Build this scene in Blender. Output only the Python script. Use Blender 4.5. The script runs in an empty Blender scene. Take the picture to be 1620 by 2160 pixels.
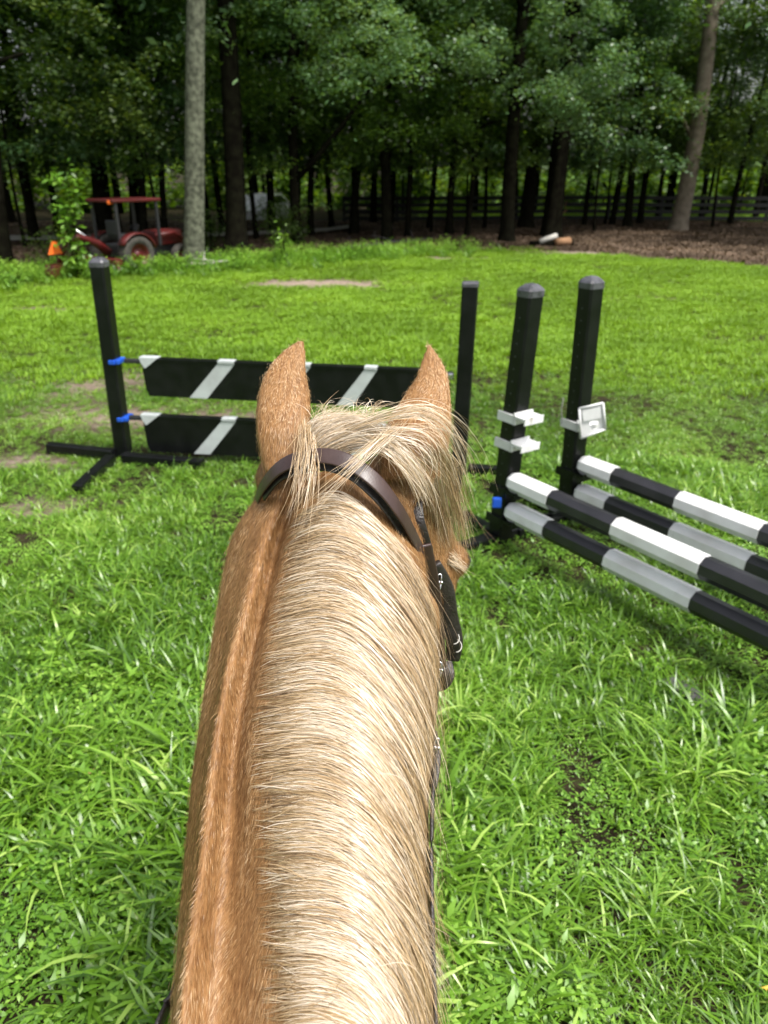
import bpy, bmesh, math, random
import numpy as np
from mathutils import Vector, Matrix

random.seed(7)
rng = np.random.default_rng(7)
R = math.radians
sc = bpy.context.scene
COL = sc.collection

# ------------------------------------------------------------------ camera
PITCH = R(24.4)
CAM = np.array([0.0, 0.0, 2.3])
cd = bpy.data.cameras.new('camera')
cam = bpy.data.objects.new('camera', cd)
COL.objects.link(cam)
cam.location = CAM
cam.rotation_euler = (math.pi / 2 - PITCH, 0, 0)
cd.sensor_fit = 'VERTICAL'
cd.sensor_height = 36
cd.sensor_width = 27
cd.lens = 26.667
cd.clip_start = 0.05
cd.clip_end = 3000
cd.dof.use_dof = True
cd.dof.focus_distance = 1.15
cd.dof.aperture_fstop = 5.6
sc.camera = cam

# ------------------------------------------------------------------ world, sun, exposure
w = bpy.data.worlds.new('World')
sc.world = w
w.use_nodes = True
nt = w.node_tree
bg = nt.nodes['Background']
sky = nt.nodes.new('ShaderNodeTexSky')
sky.sky_type = 'NISHITA'
sky.sun_disc = False
sky.sun_elevation = R(62)
sky.sun_rotation = R(130)
sky.air_density = 1.0
sky.dust_density = 5.0
sky.ozone_density = 0.6
hs = nt.nodes.new('ShaderNodeHueSaturation')      # an overcast, nearly colourless sky
hs.inputs['Saturation'].default_value = 0.35
nt.links.new(sky.outputs[0], hs.inputs['Color'])
nt.links.new(hs.outputs[0], bg.inputs[0])
bg.inputs[1].default_value = 0.13
sl = bpy.data.lights.new('sun', 'SUN')
sl.energy = 2.6
sl.angle = R(16)
sl.color = (1.0, 0.96, 0.9)
sun = bpy.data.objects.new('sun', sl)
COL.objects.link(sun)
sel, sro = R(62), R(130)
# direction towards the sun (matches the sky texture's rotation)
sd = Vector((math.sin(sro) * math.cos(sel), math.cos(sro) * math.cos(sel), math.sin(sel)))
sun.rotation_euler = sd.to_track_quat('Z', 'Y').to_euler()
sc.view_settings.view_transform = 'Standard'
sc.view_settings.look = 'None'
sc.view_settings.exposure = 0.94
sc.view_settings.gamma = 1
sc.render.engine = 'CYCLES'
sc.cycles.max_bounces = 6
sc.cycles.transparent_max_bounces = 4

# ------------------------------------------------------------------ measuring helpers (photograph pixel -> point in the place)
FPX = 1600.0
FW = np.array([0, math.cos(PITCH), -math.sin(PITCH)])
UP = np.array([0, math.sin(PITCH), math.cos(PITCH)])
RT = np.array([1.0, 0, 0])
def ray(u, v): return FW + (u - 810) / FPX * RT + (1080 - v) / FPX * UP
def at(u, v, d): return CAM + ray(u, v) * d
def on_y(u, v, y):
    r = ray(u, v); return CAM + r * (y / r[1])
def on_z(u, v, z=0.0):
    r = ray(u, v); return CAM + r * ((z - CAM[2]) / r[2])

# ------------------------------------------------------------------ object helpers
def tag(o, label=None, cat=None, group=None, kind=None):
    if label: o['label'] = label
    if cat: o['category'] = cat
    if group: o['group'] = group
    if kind: o['kind'] = kind
    return o
def thing(name, label, cat, loc=(0, 0, 0), rz=0.0, group=None):
    o = bpy.data.objects.new(name, None)
    COL.objects.link(o)
    o.location = loc; o.rotation_euler = (0, 0, rz)
    o.empty_display_size = 0.1
    return tag(o, label, cat, group)
def mesh_obj(name, me, mat, parent=None, loc=(0, 0, 0)):
    if mat is not None and not me.materials: me.materials.append(mat)
    o = bpy.data.objects.new(name, me)
    COL.objects.link(o)
    o.location = loc
    if parent is not None: o.parent = parent
    return o
def dup(root, loc=None, rot=None, label=None, group=None):
    r = root.copy(); COL.objects.link(r)
    if loc is not None: r.location = loc
    if rot is not None: r.rotation_euler = rot
    if label: r['label'] = label
    if group: r['group'] = group
    for ch in list(root.children):
        c = ch.copy(); COL.objects.link(c); c.parent = r
        for g in list(ch.children):
            d = g.copy(); COL.objects.link(d); d.parent = c
    return r
class MB:
    """collects shapes, built as one mesh"""
    def __init__(s): s.v = []; s.f = []; s.sm = []; s.mi = []
    def add(s, vs, fs, smooth=False, mi=0):
        b = len(s.v)
        s.v += [tuple(map(float, p)) for p in vs]
        s.f += [tuple(i + b for i in f) for f in fs]
        s.sm += [smooth] * len(fs); s.mi += [mi] * len(fs)
    def box(s, c, size, ax=None, mi=0, ch=0.0):
        """box centred at c; ax = 3x3 columns of axes; ch = chamfer"""
        c = np.array(c, float); h = np.array(size, float) / 2
        A = np.eye(3) if ax is None else np.array(ax, float)
        if ch <= 0:
            P = [c + A @ (np.array(k) * h) for k in [(-1,-1,-1),(1,-1,-1),(1,1,-1),(-1,1,-1),(-1,-1,1),(1,-1,1),(1,1,1),(-1,1,1)]]
            s.add(P, [(0,3,2,1),(4,5,6,7),(0,1,5,4),(1,2,6,5),(2,3,7,6),(3,0,4,7)], mi=mi)
        else:
            bm = bmesh.new(); bmesh.ops.create_cube(bm, size=2)
            for vv in bm.verts: vv.co = Vector((vv.co.x * h[0], vv.co.y * h[1], vv.co.z * h[2]))
            bmesh.ops.bevel(bm, geom=bm.edges[:], offset=ch, segments=2, affect='EDGES', profile=.6)
            bm.verts.index_update()
            P = [c + A @ np.array(vv.co) for vv in bm.verts]
            s.add(P, [tuple(x.index for x in f.verts) for f in bm.faces], mi=mi)
            bm.free()
    def tube(s, pts, rad, n=10, caps=True, mi=0, flat=1.0, smooth=True, upv=None):
        pts = [np.array(p, float) for p in pts]
        if not hasattr(rad, '__len__'): rad = [rad] * len(pts)
        m = len(pts); V = []
        u = None
        for i in range(m):
            t = pts[min(i+1, m-1)] - pts[max(i-1, 0)]; t = t / (np.linalg.norm(t) + 1e-9)
            if upv is not None: u = np.array(upv, float)
            elif u is None: u = np.array([0, 0, 1.0]) if abs(t[2]) < .9 else np.array([1.0, 0, 0])
            u = u - t * (u @ t); u /= np.linalg.norm(u) + 1e-9
            b = np.cross(t, u)
            for k in range(n):
                a = 2 * math.pi * (k + .5) / n
                V.append(pts[i] + rad[i] * (math.cos(a) * b + math.sin(a) * u * flat))
        Fc = [(i*n+k, i*n+(k+1) % n, (i+1)*n+(k+1) % n, (i+1)*n+k) for i in range(m-1) for k in range(n)]
        if caps: Fc += [tuple(range(n))[::-1], tuple((m-1)*n + k for k in range(n))]
        s.add(V, Fc, smooth, mi)
    def loft(s, rings, smooth=True, mi=0, caps=True):
        n = len(rings[0]); m = len(rings)
        V = [p for r in rings for p in r]
        Fc = [(i*n+k, i*n+(k+1) % n, (i+1)*n+(k+1) % n, (i+1)*n+k) for i in range(m-1) for k in range(n)]
        if caps: Fc += [tuple(range(n))[::-1], tuple((m-1)*n + k for k in range(n))]
        s.add(V, Fc, smooth, mi)
    def ball(s, c, r, n=12, m=8, sc3=(1, 1, 1), mi=0):
        c = np.array(c, float)
        rings = []
        for i in range(1, m):
            a = math.pi * i / m
            rings.append([c + r * np.array([math.sin(a)*math.cos(2*math.pi*k/n)*sc3[0], math.sin(a)*math.sin(2*math.pi*k/n)*sc3[1], -math.cos(a)*sc3[2]]) for k in range(n)])
        s.loft(rings, mi=mi)
    def mesh(s, name):
        me = bpy.data.meshes.new(name)
        me.from_pydata(s.v, [], s.f)
        me.polygons.foreach_set('use_smooth', s.sm)
        me.polygons.foreach_set('material_index', s.mi)
        me.update()
        return me
    def build(s, name, mat, parent=None, loc=(0, 0, 0)):
        me = s.mesh(name)
        for m_ in (mat if isinstance(mat, (list, tuple)) else [mat]): me.materials.append(m_)
        return mesh_obj(name, me, None, parent, loc)

def raw_mesh(name, V, quads, attrs=None, smooth=True):
    """fast mesh from numpy: V (n,3), quads (m,4)"""
    me = bpy.data.meshes.new(name)
    V = np.ascontiguousarray(V, dtype=np.float32); Q = np.ascontiguousarray(quads, dtype=np.int32)
    me.vertices.add(len(V)); me.vertices.foreach_set('co', V.ravel())
    k = Q.shape[1]
    me.loops.add(Q.size); me.loops.foreach_set('vertex_index', Q.ravel())
    me.polygons.add(len(Q))
    me.polygons.foreach_set('loop_start', np.arange(0, Q.size, k, dtype=np.int32))
    me.polygons.foreach_set('use_smooth', np.full(len(Q), smooth))
    me.update(calc_edges=True)
    for nme, arr in (attrs or {}).items():
        a = me.attributes.new(nme, 'FLOAT', 'POINT')
        a.data.foreach_set('value', np.ascontiguousarray(arr, dtype=np.float32))
    return me

# ------------------------------------------------------------------ materials
def mat(name, col, rough=.6, spec=.5, metal=0, noise=None, bump=0.0, bscale=60, coat=0, scuff=None):
    """plain procedural material; noise=(scale, other colour, amount)"""
    m = bpy.data.materials.new(name); m.use_nodes = True
    t = m.node_tree; b = t.nodes['Principled BSDF']
    b.inputs['Base Color'].default_value = (*col, 1)
    b.inputs['Roughness'].default_value = rough
    b.inputs['Specular IOR Level'].default_value = spec
    b.inputs['Metallic'].default_value = metal
    b.inputs['Coat Weight'].default_value = coat
    tc = t.nodes.new('ShaderNodeTexCoord')
    if noise:
        n = t.nodes.new('ShaderNodeTexNoise'); n.inputs['Scale'].default_value = noise[0]; n.inputs['Detail'].default_value = 6
        t.links.new(tc.outputs['Object'], n.inputs['Vector'])
        r = t.nodes.new('ShaderNodeValToRGB'); r.color_ramp.elements[0].position = .35; r.color_ramp.elements[1].position = .7
        r.color_ramp.elements[0].color = (*col, 1)
        k = noise[2]; r.color_ramp.elements[1].color = (*[a * (1 - k) + c * k for a, c in zip(col, noise[1])], 1)
        t.links.new(n.outputs['Fac'], r.inputs[0]); t.links.new(r.outputs[0], b.inputs['Base Color'])
        mr = t.nodes.new('ShaderNodeMapRange'); mr.inputs['To Min'].default_value = max(0, rough - .08); mr.inputs['To Max'].default_value = min(1, rough + .15)
        t.links.new(n.outputs['Fac'], mr.inputs['Value']); t.links.new(mr.outputs[0], b.inputs['Roughness'])
    if scuff:                                   # (scale, colour, threshold): chips, scratches and dried mud
        mp = t.nodes.new('ShaderNodeMapping'); mp.inputs['Scale'].default_value = (1, 1, .35); mp.inputs['Rotation'].default_value = (.3, .4, .2)
        n3 = t.nodes.new('ShaderNodeTexNoise'); n3.inputs['Scale'].default_value = scuff[0]; n3.inputs['Detail'].default_value = 8; n3.inputs['Roughness'].default_value = .7
        t.links.new(tc.outputs['Object'], mp.inputs[0]); t.links.new(mp.outputs[0], n3.inputs['Vector'])
        r3 = t.nodes.new('ShaderNodeValToRGB'); r3.color_ramp.elements[0].position = scuff[2]; r3.color_ramp.elements[1].position = scuff[2] + .06
        t.links.new(n3.outputs['Fac'], r3.inputs[0])
        mx = t.nodes.new('ShaderNodeMix'); mx.data_type = 'RGBA'; mx.inputs['B'].default_value = (*scuff[1], 1)
        src = b.inputs['Base Color'].links[0].from_socket
        t.links.new(r3.outputs[0], mx.inputs[0]); t.links.new(src, mx.inputs['A']); t.links.new(mx.outputs['Result'], b.inputs['Base Color'])
    if bump:
        n2 = t.nodes.new('ShaderNodeTexNoise'); n2.inputs['Scale'].default_value = bscale; n2.inputs['Detail'].default_value = 5
        t.links.new(tc.outputs['Object'], n2.inputs['Vector'])
        bp = t.nodes.new('ShaderNodeBump'); bp.inputs['Strength'].default_value = bump; bp.inputs['Distance'].default_value = .01
        t.links.new(n2.outputs['Fac'], bp.inputs['Height']); t.links.new(bp.outputs[0], b.inputs['Normal'])
    return m

def leaf_mat(name, c0, c1, c2, trans=.35, rough=.45, spec=.5, nscale=.35, attr='rnd'):
    """leaf or blade: colour varies by piece (attribute) and by place (noise); partly translucent"""
    m = bpy.data.materials.new(name); m.use_nodes = True
    t = m.node_tree; b = t.nodes['Principled BSDF']; out = t.nodes['Material Output']
    at_ = t.nodes.new('ShaderNodeAttribute'); at_.attribute_name = attr
    r = t.nodes.new('ShaderNodeValToRGB'); cr = r.color_ramp
    cr.elements[0].color = (*c0, 1); cr.elements[1].color = (*c2, 1)
    e = cr.elements.new(.55); e.color = (*c1, 1)
    g = t.nodes.new('ShaderNodeNewGeometry')
    n = t.nodes.new('ShaderNodeTexNoise'); n.inputs['Scale'].default_value = nscale; n.inputs['Detail'].default_value = 3
    t.links.new(g.outputs['Position'], n.inputs['Vector'])
    ma = t.nodes.new('ShaderNodeMath'); ma.operation = 'MULTIPLY_ADD'; ma.inputs[1].default_value = 1.6; ma.inputs[2].default_value = -.8
    t.links.new(n.outputs['Fac'], ma.inputs[0])
    ad = t.nodes.new('ShaderNodeMath'); ad.operation = 'ADD'
    t.links.new(at_.outputs['Fac'], ad.inputs[0]); t.links.new(ma.outputs[0], ad.inputs[1])
    t.links.new(ad.outputs[0], r.inputs[0])
    t.links.new(r.outputs[0], b.inputs['Base Color'])
    b.inputs['Roughness'].default_value = rough; b.inputs['Specular IOR Level'].default_value = spec
    tr = t.nodes.new('ShaderNodeBsdfTranslucent')
    mu = t.nodes.new('ShaderNodeMix'); mu.data_type = 'RGBA'; mu.blend_type = 'MULTIPLY'; mu.inputs[0].default_value = 1
    t.links.new(r.outputs[0], mu.inputs['A']); mu.inputs['B'].default_value = (1.5, 1.35, .5, 1)
    t.links.new(mu.outputs['Result'], tr.inputs[0])
    mx = t.nodes.new('ShaderNodeMixShader'); mx.inputs[0].default_value = trans
    t.links.new(b.outputs[0], mx.inputs[1]); t.links.new(tr.outputs[0], mx.inputs[2]); t.links.new(mx.outputs[0], out.inputs[0])
    return m

M = {}
M['grass'] = leaf_mat('grass blade', (.045, .12, .008), (.15, .30, .022), (.36, .52, .11), trans=.32, rough=.33, spec=.6, nscale=.5)
M['grass_far'] = leaf_mat('grass distant', (.11, .21, .012), (.19, .345, .020), (.29, .46, .045), trans=.3, rough=.5, spec=.3, nscale=.45)
M['weed'] = leaf_mat('weed leaf', (.05, .14, .010), (.14, .29, .025), (.25, .42, .06), trans=.25, rough=.4, nscale=.8)
M['litter'] = leaf_mat('dead leaves', (.04, .026, .017), (.10, .07, .047), (.24, .17, .12), trans=.1, rough=.7, spec=.2, nscale=.6)
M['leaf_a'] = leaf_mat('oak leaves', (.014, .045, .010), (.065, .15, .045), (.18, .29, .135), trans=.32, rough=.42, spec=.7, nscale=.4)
M['leaf_d'] = leaf_mat('sky-lit oak leaves', (.03, .075, .022), (.10, .20, .075), (.21, .32, .17), trans=.35, rough=.42, spec=.7, nscale=.5)  # paler copy of the oak leaves, with the sky's light put into the colour
M['leaf_b'] = leaf_mat('understory leaves', (.02, .05, .006), (.065, .135, .016), (.17, .27, .045), trans=.4, rough=.45, spec=.5, nscale=.3)
M['leaf_c'] = leaf_mat('conifer leaves', (.010, .028, .004), (.028, .06, .009), (.08, .12, .016), trans=.3, rough=.5, spec=.4, nscale=.3)
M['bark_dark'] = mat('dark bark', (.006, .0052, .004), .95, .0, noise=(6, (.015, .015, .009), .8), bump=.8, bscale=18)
M['bark_grey'] = mat('grey lichened bark', (.045, .048, .034), .9, .2, noise=(9, (.17, .18, .13), .95), bump=1.0, bscale=16)
M['bark_pale'] = mat('pale bark', (.11, .09, .068), .9, .2, noise=(4, (.21, .18, .14), .9), bump=.8, bscale=14)
M['black_wood'] = mat('black fence paint', (.008, .009, .008), .6, .4, noise=(8, (.02, .022, .018), .8), bump=.2)
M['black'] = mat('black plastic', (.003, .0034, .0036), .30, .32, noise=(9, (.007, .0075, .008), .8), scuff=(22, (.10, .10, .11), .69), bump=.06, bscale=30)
M['black_pole'] = mat('black pole plastic', (.006, .006, .008), .33, .75, noise=(7, (.014, .013, .018), .8), scuff=(16, (.11, .10, .10), .68), bump=.06, bscale=25)
M['white'] = mat('white plastic', (.68, .69, .70), .38, .5, noise=(5, (.47, .46, .44), .7), scuff=(14, (.26, .22, .17), .66), bump=.06, bscale=25)
M['stripe'] = mat('white stripe film', (.46, .50, .50), .45, .5, noise=(9, (.36, .38, .38), .8))
M['cap'] = mat('grey cap plastic', (.035, .035, .04), .25, .6, noise=(14, (.12, .12, .14), .8), bump=.1)
M['blue'] = mat('blue plastic', (.01, .07, .45), .4, .5, noise=(12, (.02, .12, .55), .5))
M['steel'] = mat('steel', (.65, .65, .66), .22, .5, 1, noise=(40, (.5, .5, .5), .5))
M['leather'] = mat('brown bridle leather', (.036, .019, .017), .36, .55, noise=(28, (.050, .028, .024), .9), bump=.06, bscale=300)
M['leather_black'] = mat('dark rein leather', (.014, .010, .009), .4, .6, noise=(40, (.03, .024, .022), .8), bump=.3, bscale=240)
M['thread'] = mat('pale stitching', (.34, .33, .30), .7)
M['red'] = mat('red tractor paint', (.085, .005, .005), .5, .4, noise=(4, (.06, .010, .008), .8), coat=.05)
M['orange'] = mat('orange reflector', (.95, .17, .02), .5)
M['rubber'] = mat('tyre rubber', (.035, .034, .03), .8, .3, noise=(9, (.10, .09, .075), .7), bump=.3)
M['dark_metal'] = mat('dark metal', (.02, .02, .022), .45)
M['glass'] = mat('dark glass', (.015, .02, .02), .05, .6)
M['car_white'] = mat('white car paint', (.75, .77, .8), .3, .5, coat=.5)
M['plank'] = mat('weathered wood', (.10, .10, .105), .85, .2, noise=(14, (.035, .033, .03), .9), bump=.6, bscale=60)
M['wood_cut'] = mat('cut wood', (.26, .15, .08), .8, .2, noise=(14, (.28, .15, .08), .8), bump=.3)
M['wood_pale'] = mat('barkless pale wood', (.5, .49, .45), .7, .3, noise=(9, (.35, .33, .3), .8), bump=.3)
M['hoof'] = mat('hoof horn', (.12, .09, .07), .5)
M['eye'] = mat('eye', (.01, .008, .008), .05, .8)

# ground: soil under the grass, leaf mould under the trees
def ground_material():
    m = bpy.data.materials.new('ground'); m.use_nodes = True
    t = m.node_tree; b = t.nodes['Principled BSDF']; b.inputs['Roughness'].default_value = .95; b.inputs['Specular IOR Level'].default_value = .1
    g = t.nodes.new('ShaderNodeNewGeometry')
    def noise(s, d=6):
        n = t.nodes.new('ShaderNodeTexNoise'); n.inputs['Scale'].default_value = s; n.inputs['Detail'].default_value = d
        t.links.new(g.outputs['Position'], n.inputs['Vector']); return n.outputs['Fac']
    def ramp(src, stops):
        r = t.nodes.new('ShaderNodeValToRGB')
        while len(r.color_ramp.elements) < len(stops): r.color_ramp.elements.new(.5)
        for e, (p, c) in zip(r.color_ramp.elements, stops): e.position = p; e.color = (*c, 1)
        t.links.new(src, r.inputs[0]); return r.outputs[0]
    soil = ramp(noise(9), [(.3, (.012, .009, .006)), (.55, (.028, .022, .011)), (.75, (.03, .045, .012))])
    soil2 = ramp(noise(30), [(.3, (.05, .035, .025)), (.55, (.12, .08, .055)), (.75, (.21, .15, .11))])
    dirt = ramp(noise(12), [(.3, (.16, .12, .09)), (.6, (.30, .24, .19)), (.8, (.38, .32, .27))])
    a1 = t.nodes.new('ShaderNodeAttribute'); a1.attribute_name = 'forest'
    a2 = t.nodes.new('ShaderNodeAttribute'); a2.attribute_name = 'dirt'
    m1 = t.nodes.new('ShaderNodeMix'); m1.data_type = 'RGBA'; t.links.new(a1.outputs['Fac'], m1.inputs[0]); t.links.new(soil, m1.inputs['A']); t.links.new(soil2, m1.inputs['B'])
    m2 = t.nodes.new('ShaderNodeMix'); m2.data_type = 'RGBA'; t.links.new(a2.outputs['Fac'], m2.inputs[0]); t.links.new(m1.outputs['Result'], m2.inputs['A']); t.links.new(dirt, m2.inputs['B'])
    a3 = t.nodes.new('ShaderNodeAttribute'); a3.attribute_name = 'field'
    grassy = ramp(noise(3), [(.3, (.03, .07, .01)), (.55, (.07, .14, .02)), (.75, (.11, .19, .03))])
    m3 = t.nodes.new('ShaderNodeMix'); m3.data_type = 'RGBA'; t.links.new(a3.outputs['Fac'], m3.inputs[0]); t.links.new(m2.outputs['Result'], m3.inputs['A']); t.links.new(grassy, m3.inputs['B'])
    t.links.new(m3.outputs['Result'], b.inputs['Base Color'])
    bp = t.nodes.new('ShaderNodeBump'); bp.inputs['Strength'].default_value = .6; bp.inputs['Distance'].default_value = .03
    t.links.new(noise(25), bp.inputs['Height']); t.links.new(bp.outputs[0], b.inputs['Normal'])
    return m

# ------------------------------------------------------------------ GROUND
def sstep(a, b, x):
    t = np.clip((x - a) / (b - a), 0, 1); return t * t * (3 - 2 * t)
def vnoise(x, y, s, seed=0):
    """cheap smooth value noise in numpy"""
    r = np.random.default_rng(seed); T = r.random((64, 64))
    X = x / s; Y = y / s; xi = np.floor(X).astype(int); yi = np.floor(Y).astype(int)
    fx = X - xi; fy = Y - yi; fx = fx*fx*(3-2*fx); fy = fy*fy*(3-2*fy)
    g = lambda a, b: T[a % 64, b % 64]
    return (g(xi, yi)*(1-fx)+g(xi+1, yi)*fx)*(1-fy) + (g(xi, yi+1)*(1-fx)+g(xi+1, yi+1)*fx)*fy
def lawn_edge(x):
    """y where the lawn gives way to the wood"""
    return np.interp(x, [-40, -12, -8, -5, -2, 1, 4, 6.5, 8, 10, 14, 30], [17, 17.5, 18.2, 19.8, 21.5, 23.2, 24.6, 23.2, 21.9, 20.6, 19.0, 17])
def blob(x, y, cx, cy, rx, ry): return np.exp(-(((x-cx)/rx)**2 + ((y-cy)/ry)**2))
def dirt_amount(x, y):
    n = vnoise(x, y, .5, 3) * .5 + vnoise(x, y, 1.7, 4) * .5
    d = blob(x, y, -1.4, 17.3, 2.3, .95) * .95 + blob(x, y, 6.3, 23.9, 2.4, .8) * 1.1 + blob(x, y, -3.3, 8.6, 1.3, .8) * .75
    d += blob(x, y, 1.7, 22.2, 2.0, .5) * .8 + blob(x, y, -2.3, 7.4, 1.3, .45) * .75 + blob(x, y, -6.2, 13.8, 1.4, .5) * .7 + blob(x, y, 5.4, 15.2, 1.2, .35) * .5
    d += blob(x, y, -2.6, 5.1, .5, .3) * .6 + blob(x, y, -3.1, 6.1, .5, .25) * .7
    return np.clip(d * (.45 + 1.1 * n) - .12, 0, 1)
def forest_amount(x, y): return sstep(-.5, .9, y - lawn_edge(x) + (vnoise(x, y, 1.1, 9) - .5) * 1.6)
def height(x, y):
    far = sstep(24, 60, y)
    return (vnoise(x, y, 2.3, 5) - .5) * .05 + (vnoise(x, y, .6, 6) - .5) * .02 + far * (vnoise(x, y, 9, 7) - .5) * .5
def grid_axis(lo, hi, fine_lo, fine_hi, step, coarse):
    a = list(np.arange(lo, fine_lo, coarse)) + list(np.arange(fine_lo, fine_hi, step)) + list(np.arange(fine_hi, hi + coarse, coarse))
    return np.array(a)
gx = grid_axis(-1000, 1000, -16, 20, .2, 24); gy = grid_axis(-1000, 1000, -2, 42, .2, 24)
X, Y = np.meshgrid(gx, gy)
inside = (sstep(-30, -14, X)) * (1 - sstep(18, 34, X))
Z = height(X, Y) * inside
nx, ny = len(gx), len(gy)
i0 = (np.arange(ny - 1)[:, None] * nx + np.arange(nx - 1)[None, :]).ravel()
gme = raw_mesh('ground', np.stack([X.ravel(), Y.ravel(), Z.ravel()], 1), np.stack([i0, i0 + 1, i0 + nx + 1, i0 + nx], 1),
               {'forest': forest_amount(X, Y).ravel() * (Y.ravel() < 38.5), 'dirt': dirt_amount(X, Y).ravel(), 'field': np.maximum(sstep(38.2, 39, Y.ravel())*sstep(0, 5, X.ravel()), (1 - forest_amount(X, Y).ravel())*np.maximum(sstep(0, .6, np.abs(X.ravel()) - (np.maximum(Y.ravel(), 0)*.62 + 2.3)), sstep(.3, .7, -Y.ravel())))})
ground = mesh_obj('ground', gme, ground_material())
tag(ground, 'soil and leaf mould under the lawn and the wood', kind='structure')

# pale gravel drive glimpsed through the trunks
mb = MB()
pts = [(-30, 27.0), (-12, 27.2), (-8, 28), (-5, 29.2), (-2.2, 31), (-1, 33.5)]
V = []
for i, (px, py) in enumerate(pts): V += [(px, py - .8, .14), (px, py + 1.2, .14)]
mb.add(V, [(2*i, 2*i+2, 2*i+3, 2*i+1) for i in range(len(pts)-1)], True)
drive = mb.build('drive', mat('gravel', (.30, .28, .25), .95, noise=(8, (.2, .18, .15), .8)))
tag(drive, 'pale gravel drive behind the tractor', kind='structure')

# ------------------------------------------------------------------ GRASS (tufts scattered by geometry nodes)
def blades_mesh(name, n, L, W, spread, lean, seg=4, seed=0, curl=1.0):
    r = np.random.default_rng(seed)
    ang = r.random(n) * 6.283; rad = np.sqrt(r.random(n)) * spread
    L_ = L[0] + r.random(n) * (L[1] - L[0]); W_ = W[0] + r.random(n) * (W[1] - W[0])
    az = ang + r.normal(0, .9, n); ln = lean[0] + r.random(n) * (lean[1] - lean[0]); cu = curl * (.4 + r.random(n))
    tw = r.normal(0, .7, n)
    base = np.stack([rad*np.cos(ang), rad*np.sin(ang), np.full(n, -.004)], 1)
    p = base.copy(); V = np.zeros((n, seg+1, 2, 3))
    el = math.pi/2 - ln
    for k in range(seg + 1):
        t = k / seg
        wd = W_ * (1 - t**2.2) * .5 + .0003
        sa = az + math.pi/2 + tw * t
        side = np.stack([np.cos(sa), np.sin(sa), np.zeros(n)], 1)
        V[:, k, 0] = p - side * wd[:, None]; V[:, k, 1] = p + side * wd[:, None]
        d = np.stack([np.cos(el)*np.cos(az), np.cos(el)*np.sin(az), np.sin(el)], 1)
        p = p + d * (L_ / seg)[:, None]
        el = el - cu * 1.7 / seg
    V[:, :, :, 2] = np.maximum(V[:, :, :, 2], -.004 + .006 * r.random((n, 1, 1)))
    idx = np.arange(n)[:, None] * (seg+1) * 2 + np.arange(seg)[None, :] * 2
    idx = idx.ravel()
    Q = np.stack([idx, idx+1, idx+3, idx+2], 1)
    rnd = np.repeat(np.clip(r.normal(.34, .22, n), 0, 1), (seg+1)*2)
    return raw_mesh(name, V.reshape(-1, 3), Q, {'rnd': rnd})
def weed_mesh(name, n, seed, size=(.008, .016), h=(.015, .06), spread=.05, narrow=.55):
    r = np.random.default_rng(seed); V = []; Q = []; A = []
    for i in range(n):
        a = r.random() * 6.283; rr = math.sqrt(r.random()) * spread
        c = np.array([rr*math.cos(a), rr*math.sin(a), h[0] + r.random()*(h[1]-h[0])])
        az = r.random() * 6.283; L = size[0] + r.random()*(size[1]-size[0]); W = L * narrow
        d = np.array([math.cos(az), math.sin(az), r.normal(.1, .35)]); s = np.array([-math.sin(az), math.cos(az), r.normal(0, .3)])
        b = len(V)
        V += [c, c + d*L*.35 + s*W*.5, c + d*L - np.array([0, 0, L*.25]), c + d*L*.35 - s*W*.5, c + d*L*.5 - np.array([0, 0, L*.04])]
        Q += [(b, b+1, b+4, b+3), (b+4, b+1, b+2, b+3)]
        A += [min(1, max(0, r.normal(.5, .2)))] * 5
    return raw_mesh(name, np.array(V), np.array(Q), {'rnd': A})

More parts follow.
